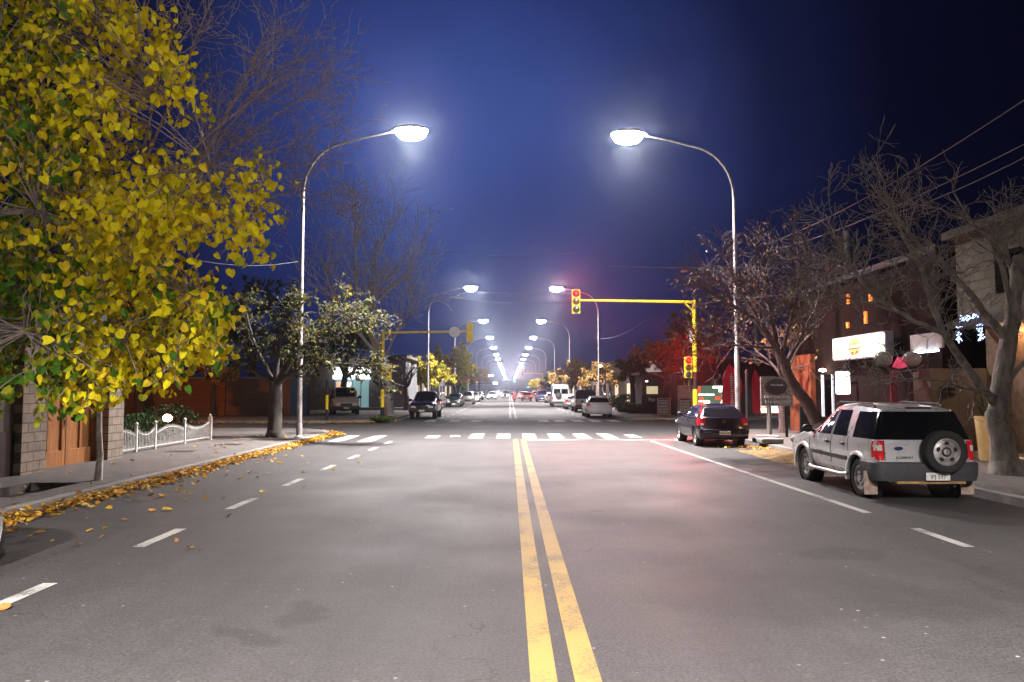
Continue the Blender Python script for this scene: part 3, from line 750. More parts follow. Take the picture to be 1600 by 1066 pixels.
def windscreen(root, B, k0=8, name='windscreen'):
    mb = MB(); a = B.half(k0); b = B.half(k0 + 4); rows = []
    i0 = next(i for i, q in enumerate(B.st) if abs(q[2] - (B.H - .05)) < 1e-6 and i >= 5)
    for i in range(i0, i0 + 5):
        h = B.half(i); t = (i - i0) / 4; z_in = -.055 * (1 - t) - .0 if i == i0 else 0
        w = h[9][0] - .09 + .03 * t
        f = (.12 if i == i0 else 0) * 0
        rows.append([(w * u, h[11][1] + .004 + (.05 if i == i0 else 0) - (.05 if i == i0 + 4 else 0), h[12][2] + .012 - .025 * abs(u) ** 2 * (1 - .6 * t) - (.03 if i == i0 else 0) + (.035 if i == i0 + 4 else 0)) for u in (-1, -.6, -.2, .2, .6, 1)])
    mb.grid(rows); return mb.build(name, M['glass'], root, smooth=60)

def mirror(root, B, y, z, m_, s=1):
    for sg in (-1, 1):
        x = B.ring_at(y, z); mb = MB(); mb.ellipsoid((sg * (x + .12 * s), y + .03, z + .06), (.10 * s, .07 * s, .075 * s), 12, 8); mb.tube([(sg * (x - .02), y + .06, z), (sg * (x + .08), y + .05, z + .03)], .03, 8)
        mb.build('wing_mirror', m_, root, smooth=60)
def plate(root, x, y, z, label, w=.36, h=.13, ang=0, rear=True, m_=None):
    mb = MB(); mb.box(-w / 2, w / 2, -.006, .006, -h / 2, h / 2); o = mb.build('licence_plate', M['plate'], root, bevel=.004)
    o.location = (x, y, z); o.rotation_euler = (ang, 0, 0 if rear else math.pi)
    if label: text('plate_lettering', label, h * .72, M['black'], o, (0, -.0075, -.004), (R(90), 0, 0), .001)
    return o

# ---- the silver off-roader with the spare wheel on its tailgate
def silver_suv():
    root = thing('parked_car', (7.03, 13.0, 0), 'silver compact off-roader with spare wheel on its tailgate, parked at the right kerb', 'car')
    B = Body(4.18, 1.70, 1.63, .34, 1.03, 2.05, 2.98, 1.06, .92, ((.3, .02), (.66, .0), (.68, .03), (1.03, .06), (1.58, .27), (2, .33)), wr=.76, bulge=.045)
    pm = paint('silver', (.68, .67, .67), .27, .4)
    ry, fy, wr = .74, 3.24, .335
    car_shell(root, B, pm, wr, (ry, fy), 1.20, disc=True)
    # raised arch lips
    for y in (ry, fy):
        for sg in (-1, 1):
            lp = MB(); rows = []
            for k in range(17):
                a = R(-12 + 204 * k / 16); rows.append([(sg * (B.W / 2 + dx), y + math.cos(a) * wr * q, wr * 1.03 + math.sin(a) * wr * q) for q, dx in ((1.18, -.03), (1.19, .03), (1.30, .035), (1.42, -.012))])
            lp.grid(rows); lp.build('arch_lip', pm, root, smooth=60)
    # side windows; the rearmost runs into the dark corner of the tailgate glass
    for sg in (-1, 1):
        for pl in ([(.30, 1.045), (.95, 1.04), (.97, 1.50), (.55, 1.50)], [(1.20, 1.04), (1.80, 1.035), (1.76, 1.51), (1.25, 1.515)], [(1.92, 1.035), (2.84, 1.03), (2.64, 1.13), (2.24, 1.38), (2.10, 1.47), (1.88, 1.50)]):
            B.side(MB(), pl, sg).build('side_window', M['glass'], root, smooth=50)
        gp = MB(); B.side(gp, [(1.79, 1.04), (1.93, 1.035), (1.89, 1.515), (1.75, 1.52)], sg, .004); gp.build('door_pillar', M['bumper'], root, smooth=50)
        ln = MB()
        for (y0, z0, y1, z1) in ((1.86, .5, 1.86, 1.03), (2.92, .62, 2.90, 1.0), (1.12, .78, 1.13, 1.04)):
            ln.tube([(sg * (B.ring_at(y0 + (y1 - y0) * t, z0 + (z1 - z0) * t) + .001), y0 + (y1 - y0) * t, z0 + (z1 - z0) * t) for t in (0, .25, .5, .75, 1)], .006, 4)
        ln.build('door_gap', M['black'], root)
        md = MB(); B.side(md, [(1.16, .60), (2.80, .62), (2.80, .70), (1.16, .68)], sg, .02); md.build('side_moulding', M['bumper'], root, bevel=.008)
        for y in (1.32, 2.02):
            h = MB(); x = B.ring_at(y, .9); h.ellipsoid((sg * (x + .012), y, .90), (.03, .085, .03), 10, 6); h.build('door_handle', M['black'], root, smooth=60)
        rb = MB(); rb.tube([(sg * .86, 1.12, .36), (sg * .90, 1.3, .34), (sg * .90, 2.7, .34), (sg * .86, 2.86, .36)], .035, 10); rb.build('running_board', M['alloy'], root, smooth=40)
        fl = MB(); fl.box(sg * .83 - .13, sg * .83 + .10, ry - .49, ry - .47, .10, .50)
        fl.build('mud_flap', mat('dusty_rubber', (.36, .27, .22), .9, var=.3, scale=12), root, bevel=.006)
        rr = MB(); x = B.st[4][4] - .06; rr.tube([(sg * x, .55, 1.59), (sg * x, .66, 1.645), (sg * x, 1.95, 1.655), (sg * x, 2.10, 1.60)], [.022, .017, .017, .02], 8); rr.build('roof_rail', M['darkmetal'], root, smooth=40)
        # tail light wraps the corner
        tl = MB(); xo = B.half(0)[5][0]
        rows = []
        for z in (.70, .78, .90, 1.01, 1.03):
            k = .0 if .7 < z < 1.03 else -.012
            rows.append([(sg * (B.ring_at(.16, z) + .012 + k), .20, z), (sg * (B.ring_at(.07, z) + .014 + k), .075, z), (sg * (xo + .012), B.rear_y(xo, z) - .006, z), (sg * (xo - .06), B.rear_y(xo - .06, z) - .016 - k, z), (sg * (xo - .10), B.rear_y(xo - .10, z) - .01 + .02, z)])
        tl.grid(rows); t = tl.build('tail_light', M['redlens'], root, smooth=60)
        rl = MB(); rl.grid([[(sg * (B.ring_at(.10, z) + .02), .13, z), (sg * (xo + .014), B.rear_y(xo, z) - .014, z), (sg * (xo - .045), B.rear_y(xo - .045, z) - .024, z)] for z in (.86, .955)]); rl.build('reversing_lamp', M['clearlens'], t, smooth=60)
    # dark grey lower body, wrapping the corners
    bp = MB(); rows = []
    prof = ((.36, -.02), (.36, .035), (.45, .06), (.58, .07), (.655, .065), (.675, .03), (.675, -.05))
    path = []
    for k in range(5): path.append((-(B.W / 2 - .012), .52 - .09 * k, -1, 0))
    for k in range(7): a = R(180 + 90 * k / 6); path.append((-(B.W / 2 - .17) + math.cos(a) * .16, .13 + math.sin(a) * .13, math.cos(a), math.sin(a)))
    path += [(x, -.005 - .04 * (1 - (x / .68) ** 2), 0, -1) for x in (-.6, -.3, 0, .3, .6)]
    path += [(-x, y, -nx, ny) for x, y, nx, ny in path[11::-1]]
    for (x, y, nx, ny) in path: rows.append([(x + nx * d, y + ny * d, z) for z, d in prof])
    bp.grid(rows); bp.build('rear_bumper', M['bumper'], root, smooth=50)
    st = MB(); st.box(-.55, .60, -.075, .05, .315, .358); st.build('bumper_step', mat('dusty_strip', (.34, .20, .08), .8, var=.4, scale=7), root, bevel=.01)
    # tailgate glass runs the full width of the car
    rw = MB(); B.panel(rw, [(-.745, 1.045), (.745, 1.045), (.72, 1.2), (.615, 1.515), (-.615, 1.515), (-.72, 1.2)], off=.008); rw.build('rear_window', M['glass'], root, smooth=60)
    for sg in (-1, 1):
        c = MB(); rows = []
        for z in (1.045, 1.15, 1.3, 1.42, 1.51):
            xo = B.half(0)[6][0] if z < 1.05 else None
            ys_ = B.yr(z)
            rows.append([(sg * (B.ring_at(ys_ + dy, z) + .007), ys_ + dy, z) for dy in (.30, .18, .10, .04)] + [(sg * (B.ring_at(ys_, z) + .001), ys_ - .006, z), (sg * (B.ring_at(ys_, z) - .06), B.rear_y(B.ring_at(ys_, z) - .06, z) - .009, z)])
        c.grid(rows); c.build('corner_glass', M['glass'], root, smooth=60)
    gp = MB()
    for sg in (-1, 1): gp.tube([(sg * .70, B.rear_y(.70, z) - .002, z) for z in (.69, .8, .9, 1.03)], .007, 4)
    gp.build('tailgate_gap', M['black'], root)
    bl = MB(); B.panel(bl, [(-.22, 1.565), (.22, 1.565), (.21, 1.59), (-.21, 1.59)], off=.02, th=.05); bl.build('high_brake_light', mat('dark_red_lens', (.12, .01, .015), .2, var=0), root)
    # spare wheel right of the middle
    w = wheel_mesh(root, 0, 0, .352, .22, -1, 'spare_wheel', (.20, -.155, .86), disc=True)
    # the spare's axle follows -Y, its face towards the viewer
    hb = MB(); hb.tube([(.20, .08, .86), (.20, -.08, .86)], .10, 14); hb.box(.48, .66, -.05, .06, .855, .895); hb.build('tailgate_handle', M['black'], root)
    em = MB(); em.T = Matrix.Translation((-.47, B.rear_y(-.47, .9) - .006, .90)) @ Matrix.Rotation(R(88), 4, 'X'); em.T = em.T @ Matrix.Diagonal((.075, .03, 1, 1)); em.lathe([(1, 0), (1, .008), (.9, .012), (0, .012)], 24)
    em.build('badge', mat('blue_badge', (.03, .06, .2), .2, .4, var=0), root)
    text('tailgate_lettering', 'ECOSPORT', .058, M['darkmetal'], root, (-.38, B.rear_y(-.38, .745) - .010, .745), (R(88), 0, 0))
    plate(root, .10, -.135, .445, 'IPJ 597', .40, .13)
    windscreen(root, B)
    mirror(root, B, 2.84, 1.04, M['black'], 1.15)
    ht = MB()
    for sg in (-1, 1): ht.ellipsoid((sg * .62, 4.08, .80), (.2, .12, .1), 14, 8)
    ht.build('headlight', M['clearlens'], root, smooth=60)
    ex = MB(); ex.tube([(.45, .0, .28), (.45, .5, .3)], .03, 10); ex.build('exhaust_pipe', M['darkmetal'], root)
    return root
silver_suv()

def hatchback(loc, label, pm, rz=0, L_=3.9, W_=1.66, H_=1.40, plate_txt=None, lens='redlens', detail=True, belt=.95, rake=.58, low_light=False, group=None, kind='hatchback', emblem=False):
    root = thing('parked_car', loc, label, 'car', group, rz)
    B = Body(L_, W_, H_, .24, belt, L_ * .50, L_ * .74, belt + .03, belt - .16, ((.2, .03), (.42, .0), (.60, .02), (.62, .05), (belt, .11), (H_ - .06, rake), (2, rake + .05)), wr=.70, bulge=.07)
    wr = .30; ry, fy = L_ * .185, L_ * .815
    car_shell(root, B, pm, wr, (ry, fy), 1.16, detail)
    zt = H_ - .13
    for sg in (-1, 1):
        yb = rake * .55 + .32
        for pl in ([(yb + .05, belt + .03), (L_ * .385, belt + .015), (L_ * .375, zt), (yb + .38, zt - .01)], [(L_ * .40, belt + .015), (L_ * .70, belt + .01), (L_ * .665, belt + .08), (L_ * .515, zt - .03), (L_ * .395, zt)]):
            B.side(MB(), pl, sg).build('side_window', M['glass'], root, smooth=50)
        if detail:
            ln = MB()
            for y0 in (L_ * .39, L_ * .69): ln.tube([(sg * (B.ring_at(y0, z) + .001), y0, z) for z in (.34, .5, .7, .85, belt)], .006, 4)
            ln.build('door_gap', M['black'], root)
            h = MB(); x = B.ring_at(L_ * .43, belt - .1); h.ellipsoid((sg * (x + .012), L_ * .43, belt - .1), (.028, .08, .022), 10, 6); h.build('door_handle', pm, root, smooth=60)
            md = MB(); B.side(md, [(L_ * .29, .50), (L_ * .70, .50), (L_ * .70, .56), (L_ * .29, .56)], sg, .014); md.build('side_moulding', M['bumper'], root)
        tl = MB(); rows = []
        z0, z1 = (belt - .25, belt + .005) if not low_light else (belt - .2, belt - .02)
        xo = B.half(0)[5][0]
        for z in (z0, (z0 + z1) / 2, z1):
            q = .012 if z == (z0 + z1) / 2 else .0
            yy = B.yr(z)
            rows.append([(sg * (B.ring_at(yy + .17, z) + .008 + q * .3), yy + .20, z), (sg * (B.ring_at(yy + .05, z) + .008 + q), yy + .05, z), (sg * xo, B.rear_y(xo, z) - .012 - q, z), (sg * (xo - .13), B.rear_y(xo - .13, z) - .012 - q, z), (sg * (xo - .19), B.rear_y(xo - .19, z) + .005, z)])
        tl.grid(rows); t = tl.build('tail_light', M[lens], root, smooth=60)
        if detail:
            rl = MB(); z = z0 + .05; rl.grid([[(sg * (xo + .004), B.rear_y(xo, z_) - .03, z_), (sg * (xo - .10), B.rear_y(xo - .1, z_) - .03, z_)] for z_ in (z - .03, z + .03)]); rl.build('reversing_lamp', M['clearlens'], t)
    rw = MB(); hw = W_ * .5
    B.panel(rw, [(-hw * .80, belt + .05), (hw * .80, belt + .05), (hw * .62, H_ - .12), (-hw * .62, H_ - .12)], off=.008); rw.build('rear_window', M['glass'], root, smooth=60)
    bp = MB(); rows = []
    for x in (-hw * .96, -hw * .8, -hw * .4, 0, hw * .4, hw * .8, hw * .96):
        yb = -.05 * (1 - (x / hw) ** 2) - .012 + (.07 if abs(x) > hw * .9 else 0); rows.append([(x, yb + d, z) for z, d in ((.26, .07), (.28, .0), (.40, -.035), (.55, -.03), (.59, .0), (.60, .06))])
    bp.grid(rows); bp.build('rear_bumper', pm, root, smooth=60)
    gp = MB(); gp.tube([(x, B.rear_y(x, .615) - .001, .615) for x in (-.62, -.3, 0, .3, .62)], .006, 4)
    for sg in (-1, 1): gp.tube([(sg * .63, B.rear_y(.63, z) - .001, z) for z in (.615, .75, .9)], .006, 4)
    gp.build('tailgate_gap', M['black'], root)
    plate(root, .0, -.112, .47, plate_txt, .36, .12)
    if emblem:
        em = MB(); em.T = Matrix.Translation((0, B.rear_y(0, .84) - .006, .84)) @ Matrix.Rotation(R(84), 4, 'X'); em.lathe([(.055, 0), (.055, .012), (.042, .012), (.042, 0)], 20, cap=False)
        em.tube([(-.03, .03, .008), (-.01, -.03, .008), (0, 0, .008), (.01, -.03, .008), (.03, .03, .008)], .006, 5)
        em.build('badge', M['chrome'], root)
    ht = MB()
    for sg in (-1, 1): ht.ellipsoid((sg * hw * .72, L_ - .12, belt - .25), (.19, .12, .08), 12, 8)
    ht.build('headlight', M['clearlens'], root, smooth=60)
    windscreen(root, B); mirror(root, B, L_ * .68, belt + .01, M['black'] if detail else pm)
    return root, B
hatchback((7.02, 25.2, 0), 'dark blue hatchback parked at the right kerb beside the traffic light', paint('navy', (.006, .0065, .017), .22, .1), plate_txt='KGE 042', emblem=True)
hatchback((5.98, 51.0, 0), 'white hatchback parked just past the crossing on the right, nearest of its line', paint('white', (.74, .73, .73), .3, .0), L_=4.2, W_=1.72, H_=1.43, belt=.97, rake=.5, low_light=True)

def front_face(root, B, lit=False, grille=True, truck=False):
    """lamps, grille, plate and bumper on the nose"""
    hw = B.W / 2; z0 = B.st[-1][2] - .06
    for sg in (-1, 1):
        h = MB(); B.panel(h, [(sg * hw * .44, z0 - .13), (sg * hw * .80, z0 - .12), (sg * hw * .80, z0 + .02), (sg * hw * .48, z0)], False, .02, .06); h.build('headlight', M['head_e' if lit else 'clearlens'], root, smooth=40)
    if grille:
        q = MB(); B.panel(q, [(-hw * .40, z0 - .16), (hw * .40, z0 - .16), (hw * .42, z0), (-hw * .42, z0)], False, .014); q.build('grille', M['black'], root)
    b = MB(); rows = []
    for x in (-hw * .97, -hw * .85, -hw * .5, 0, hw * .5, hw * .85, hw * .97):
        y = B.front_y(x) + (.05 if abs(x) < hw * .9 else -.06); rows.append([(x, y + d, z) for z, d in ((B.zb, -.08), (B.zb + .02, 0), (z0 - .34, .03), (z0 - .2, .02), (z0 - .17, -.06))])
    b.grid(rows); b.build('front_bumper', M['bumper'] if truck else B.pm, root, smooth=60)
    plate(root, 0, B.front_y(0) + .10, z0 - .30, None, .36, .12, 0, False)

def pickup(loc, label, pm, rz=0, canopy=False, lit=False, L_=5.1, W_=1.76, H_=1.76):
    root = thing('pickup_truck', loc, label, 'pickup', None, rz)
    B = Body(L_, W_, H_, .42, 1.10, 2.75, 3.55, 1.12, 1.02, ((0, 0), (3, 0)), wr=.74, bed=1.75); B.pm = pm
    car_shell(root, B, pm, .37, (1.05, 4.1), 1.16)
    for sg in (-1, 1):
        for pl in ([(1.95, 1.13), (2.42, 1.12), (2.42, 1.60), (2.05, 1.60)], [(2.50, 1.12), (3.42, 1.10), (3.28, 1.2), (2.86, 1.56), (2.50, 1.60)]): B.side(MB(), pl, sg).build('side_window', M['glass'], root, smooth=50)
        t = MB(); t.box(sg * .80 - .05, sg * .80 + .05, -.03, .05, .78, 1.05); t.build('tail_light', M['redlens'], root, bevel=.01)
    w = MB(); w.box(-.60, .60, 1.70, 1.72, 1.2, 1.58); w.build('rear_window', M['glass'], root)
    b = MB(); b.box(-.86, .86, -.16, .02, .46, .62); b.build('rear_bumper', M['bumper'], root, bevel=.03)
    plate(root, 0, -.17, .55, None, .36, .12)
    windscreen(root, B); mirror(root, B, 3.35, 1.12, M['black'], 1.3); front_face(root, B, lit, True, True)
    if canopy:
        c = MB(); rows = []
        for y in (.02, .04, .9, 1.70):
            e = .0 if y > .03 else .03
            rows.append([(-.83 + e, y, 1.09), (-.81 + e, y, 1.55), (-.72 + e, y, 1.80 - e), (0, y, 1.86 - e), (.72 - e, y, 1.80 - e), (.81 - e, y, 1.55), (.83 - e, y, 1.09)])
        ids = c.grid(rows); c.idx(ids[0]); c.build('canopy', mat('canvas', (.03, .03, .045), .8, var=.3, scale=4, bump=.3), root, smooth=40)
    return root
pickup((6.2, 62.5, 0), 'white pickup with a dark canvas canopy over its bed, parked behind the white hatchback', MATS['paint_white'], canopy=True)
pickup((-5.55, 54.0, 0), 'black pickup parked facing the viewer past the far left corner', paint('black', (.010, .010, .012), .25, .2), rz=math.pi)

def van(loc, label, pm, rz=0, L_=5.6, W_=1.95, H_=2.45, spare=False, stubby=False, lit=False):
    root = thing('parked_van', loc, label, 'van', None, rz)
    belt = 1.28 if not stubby else 1.15
    B = Body(L_, W_, H_, .32, belt, L_ * (.70 if not stubby else .62), L_ * .84 if not stubby else L_ * .80, belt, belt - .18, ((0, 0), (belt, .02), (H_, .10), (3, .12)), wr=.84, bulge=.04); B.pm = pm
    car_shell(root, B, pm, .33, (L_ * .2, L_ * .84), 1.15)
    for sg in (-1, 1):
        B.side(MB(), [(L_ * .60, belt + .03), (L_ * .79, belt), (L_ * .71, min(H_ - .2, belt + .62)), (L_ * .60, min(H_ - .2, belt + .62))], sg).build('side_window', M['glass'], root, smooth=50)
        B.side(MB(), [(L_ * .30, belt + .05), (L_ * .57, belt + .05), (L_ * .57, min(H_ - .2, belt + .6)), (L_ * .30, min(H_ - .2, belt + .6))], sg).build('side_window', M['glass'], root, smooth=50)
        rw = MB(); B.panel(rw, [(sg * .06, belt + .1), (sg * W_ * .40, belt + .1), (sg * W_ * .385, min(H_ - .3, belt + .65)), (sg * .06, min(H_ - .3, belt + .65))], off=.01); rw.build('rear_window', M['glass'], root)
        t = MB(); t.box(sg * W_ * .46 - .05, sg * W_ * .46 + .05, -.015, .06, .75, 1.1); t.build('tail_light', M['redlens'], root, bevel=.01)
    gp = MB(); gp.tube([(0, B.rear_y(0, z), z) for z in (.5, 1, 1.5, 2)], .008, 4); gp.build('door_gap', M['black'], root)
    b = MB(); b.box(-W_ * .47, W_ * .47, -.12, .04, .38, .58); b.build('rear_bumper', M['bumper'], root, bevel=.03)
    if spare: wheel_mesh(root, 0, 0, .33, .2, -1, 'spare_wheel', (-.28, -.16, 1.25))
    windscreen(root, B); mirror(root, B, L_ * .78, belt, M['black'], 1.4); front_face(root, B, lit, True, True)
    return root
van((5.55, 83.0, 0), 'tall white van with a spare wheel on its rear doors, parked in the right-hand line', MATS['paint_white'], spare=True)
van((-12.35, 56.8, ZP), 'white van with dark lower front parked on the forecourt left of the crossing', paint('dullwhite', (.5, .5, .51), .4, 0), rz=math.pi + .28, L_=4.6, W_=1.85, H_=1.9, stubby=True)

def far_car(loc, label, pm, rz=0, lights=None, L_=4.2, W_=1.7, H_=1.46, sedan=False):
    root, B = hatchback(loc, label, pm, rz, L_, W_, H_, detail=False, lens='tail_e' if lights == 'tail' else 'redlens', rake=.5 if not sedan else .3)
    B.pm = pm; front_face(root, B, lights == 'head')
    return root
PI = math.pi
dk = paint('charcoal', (.03, .035, .04)); gy = paint('grey', (.28, .28, .29)); bl = paint('blue', (.03, .05, .12)); rd = paint('maroon', (.12, .012, .015)); gn = paint('bottle', (.012, .03, .026))
far_car((6.05, 71.5, 0), 'grey car parked between the canopied pickup and the tall white van', gy)
far_car((5.75, 104, 0), 'white car parked beyond the tall white van on the right', MATS['paint_white'])
far_car((4.95, 116, 0), 'dark high-roofed car standing left of the white car in the right line', bl, H_=1.75, W_=1.8)
far_car((2.75, 123, 0), 'dark red car with lit tail lights waiting in the right lane', rd, 0, 'tail')
far_car((2.6, 150, 0), 'grey car with lit tail lights far ahead in the right lane', gy, 0, 'tail')
far_car((5.6, 140, 0), 'charcoal car parked far along the right kerb', dk)
far_car((5.6, 165, 0), 'white car parked farthest along the right kerb', MATS['paint_white'])
far_car((-6.0, 87, 0), 'dark green hatchback parked facing the viewer past the black pickup on the left', gn, PI)
far_car((-5.2, 99.5, 0), 'white car parked facing the viewer behind the dark green hatchback', MATS['paint_white'], PI, H_=1.6)
far_car((-5.3, 118, 0), 'grey car parked facing the viewer behind the white one on the left', gy, PI)
far_car((-5.3, 135, 0), 'blue car parked farther along the left kerb facing the viewer', bl, PI)
for (x, y, lb, p_) in ((-3.2, 142, 'silver car driving towards the viewer, nearest of the lit headlights', gy), (-1.0, 171, 'dark car with lit headlights near the centre line', dk), (-3.6, 186, 'white car with lit headlights in the left outer lane', MATS['paint_white']),
                       (-1.2, 215, 'blue car with lit headlights far off beside the centre line', bl), (-3.4, 240, 'maroon car with lit headlights, farthest but one in the left lane', rd), (-1.4, 275, 'bottle green car with lit headlights, farthest on the avenue', gn)):
    far_car((x, y, 0), lb, p_, PI, 'head')

# ================================================================== TREES
from mathutils import noise as MN
YL = [leaf_mat('mulberry_yellow', (.95, .82, .02), .16, .08), leaf_mat('mulberry_gold', (.86, .64, .03), .16, .2), leaf_mat('mulberry_lime', (.42, .44, .03), .35, .25), leaf_mat('mulberry_green', (.10, .24, .025), .3, .3)]
def in_poly(x, y, P):
    c = False; j = len(P) - 1
    for i in range(len(P)):
        if (P[i][1] > y) != (P[j][1] > y) and x < (P[j][0] - P[i][0]) * (y - P[i][1]) / (P[j][1] - P[i][1]) + P[i][0]: c = not c
        j = i
    return c
def limb(mb, pts, r0, r1, rng, n=6):
    """smooth limb through the given points; returns its fine points with radii"""
    pts = [Vector(p) for p in pts]; q = []
    for i in range(len(pts) - 1):
        a = pts[max(0, i - 1)]; b = pts[i]; c = pts[i + 1]; d = pts[min(len(pts) - 1, i + 2)]
        for k in range(n):
            t = k / n; q.append(.5 * ((2 * b) + (c - a) * t + (2 * a - 5 * b + 4 * c - d) * t * t + (3 * b - a - 3 * c + d) * t ** 3) + Vector((rng.gauss(0, .012), rng.gauss(0, .012), rng.gauss(0, .012))))
    q.append(pts[-1]); m_ = len(q) - 1; rad = [r0 + (r1 - r0) * (i / m_) ** .8 for i in range(len(q))]
    mb.tube(q, rad, 8, cap=True); return list(zip(q, rad))

def yellow_tree():
    rng = random.Random(21)
    base = Vector((-7.95, 15.0, ZP)); root = thing('mulberry_tree', base, 'mulberry tree thick with big yellow autumn leaves at the left kerb', 'tree')
    Lc = lambda p: Vector(p) - base
    t = MB(); t.cur = 0; t.tube([(0, 0, -.1), (.03, 0, .5), (-.01, .01, .9), (-.015, -.01, 1.5)], [.08, .056, .05, .048], 12)
    t.cur = 1; t.tube([(-.015, -.01, 1.5), (.0, -.05, 2.0), (-.05, -.2, 2.6), (-.1, -.5, 3.2)], [.048, .05, .055, .06], 12)
    t.build('trunk', [M['limewash'], M['bark']], root, smooth=60)
    b = MB(); fork = Vector((-.1, -.5, 3.15)) ; ends = []
    goals = [((-20, 120), 11), ((60, 330), 10.5), ((150, 60), 12), ((240, 150), 11.5), ((330, 260), 11), ((400, 330), 11.5), ((320, 480), 11), ((200, 540), 11.5), ((40, 520), 10.2), ((-90, 300), 11), ((120, 250), 13)]
    allp = []
    for (px, Y) in goals:
        e = Lc(at(px[0], px[1], Y)); mid = fork.lerp(e, .5) + Vector((rng.gauss(0, .2), rng.gauss(0, .2), .35)); allp += limb(b, [fork, mid, e], .05, .014, rng)
    # bare shoots standing out above and to the right
    tips = []; segs = []
    for (px, Y) in (((505, 135), 14.2), ((470, 215), 13.8), ((420, 40), 13.6), ((345, -30), 13.2), ((500, 250), 14.5), ((300, 40), 12.6), ((440, 120), 13.2), ((390, 160), 13.6), ((240, -60), 12.5), ((480, 290), 14.6)):
        e = Lc(at(px[0], px[1], Y)); mid = fork.lerp(e, .55) + Vector((rng.gauss(0, .25), rng.gauss(0, .25), .45)); lp = limb(b, [fork, mid, e], .045, .010, rng)
        for k in range(15):
            q, r = lp[rng.randrange(len(lp) // 2, len(lp))]; d = (lp[-1][0] - fork).normalized() + Vector((rng.gauss(0, .6), rng.gauss(0, .6), rng.gauss(0, .6)))
            grow(b, q, d, .011, rng.uniform(.6, 1.2), 2, rng, dict(n=3, ang=(25, 65), wig=.24, up=.03, rmin=.0058, tap=.5, lr=.62), tips, segs)
    poly = [(-220, -90), (60, -60), (180, -10), (262, 40), (300, 120), (325, 190), (400, 240), (435, 315), (412, 345), (400, 400), (335, 385), (250, 400), (240, 425), (310, 445), (355, 500), (345, 530), (305, 565), (290, 600), (230, 590), (170, 630), (110, 640), (40, 610), (-60, 650), (-220, 620)]
    lb = MB(); pts = []; n = 0
    while n < 1080:
        px, py = rng.uniform(-220, 440), rng.uniform(-90, 650)
        if not in_poly(px, py, poly): continue
        Y = rng.uniform(9.6, 13.4); p = at(px, py, Y)
        if MN.noise(p * .85) < -.04: continue
        n += 1; c = Lc(p); d = Vector((rng.gauss(0, .5), rng.gauss(0, .5), -.55)).normalized(); ln = rng.uniform(.3, .75); tw = []
        st = c - d * ln * .5 + Vector((0, 0, .1))
        for k in range(5): tw.append(st + d * ln * k / 4 + Vector((0, 0, -.10 * (k / 4) ** 2)))
        q = min(allp, key=lambda a: (a[0] - st).length_squared)
        b.tube([q[0], q[0].lerp(st, .5) + Vector((rng.gauss(0, .06), rng.gauss(0, .06), .08)), st], [.012, .009, .007], 4, cap=False); b.tube(tw, .005, 3, cap=False)
        green = (px < 120) * .28 + (py > 420) * .22 + (px < 90 and py > 200) * .35
        for k in range(rng.randrange(9, 19)):
            s = tw[rng.randrange(5)] + Vector((rng.gauss(0, .11), rng.gauss(0, .11), rng.gauss(0, .09))); pts.append((s, green))
    for s, gq in pts:
        x = rng.random()
        ch = 3 if x < gq * .6 else 2 if x < gq * 1.1 + .10 else 1 if x < gq * 1.1 + .28 else 0
        leaves_mb(lb, [s], .120, rng, 4, lambda p, ch=ch: ch, .68)
    b.build('branches', mat('twig_bark', (.36, .29, .27), .85, var=.3, scale=8), root, smooth=60, fix=False)
    lb.build('crown', YL, root, fix=False)
yellow_tree()

def limb_tree(name, basexy, label, paths, bark, trunk, seed, sprays, P, gl=None, leaf=None, nleaf=0, ls=.1):
    """bare tree whose main limbs follow given courses (points in the street), twigs grown along them"""
    rng = random.Random(seed); base = Vector((basexy[0], basexy[1], ZP)); root = thing(name, base, label, 'tree')
    t = MB(); tp = limb(t, [Vector(p) - base for p in trunk[0]], trunk[1], trunk[2], rng)
    t.lathe([(trunk[1] * 1.7, -.1), (trunk[1] * 1.35, .12), (trunk[1] * 1.02, .45)], 12, 'Z', trunk[0][0] - base, cap=False); t.build('trunk', bark, root, smooth=60)
    b = MB(); tips = []; segs = []
    for pth, r0, r1, k in paths:
        lp = limb(b, [Vector(p) - base for p in pth], r0, r1, rng)
        for j in range(k):
            i = rng.randrange(len(lp) // 4, len(lp)); q, r = lp[i]; d = (lp[min(i + 1, len(lp) - 1)][0] - lp[max(0, i - 1)][0]).normalized() + Vector((rng.gauss(0, .55), rng.gauss(0, .55), rng.gauss(.25, .5)))
            grow(b, q, d, min(r * .7, sprays[0]), rng.uniform(*sprays[1]), sprays[2], rng, P, tips, segs)
    b.build('branches', bark, root, smooth=60, fix=False)
    if leaf:
        lb = MB(); pp = []
        for i in range(nleaf):
            s = rng.choice(segs); k = rng.randrange(1, len(s)); pp.append(s[k].lerp(s[k - 1], rng.random()) + Vector((rng.gauss(0, .08), rng.gauss(0, .08), rng.gauss(0, .06))))
        leaves_mb(lb, pp, ls, rng, len(leaf), None, .6); lb.build('crown', leaf, root, fix=False)
    return root
A = at
TW = dict(n=3, ang=(20, 70), wig=.26, up=.03, rmin=.006, tap=.5, lr=.66)
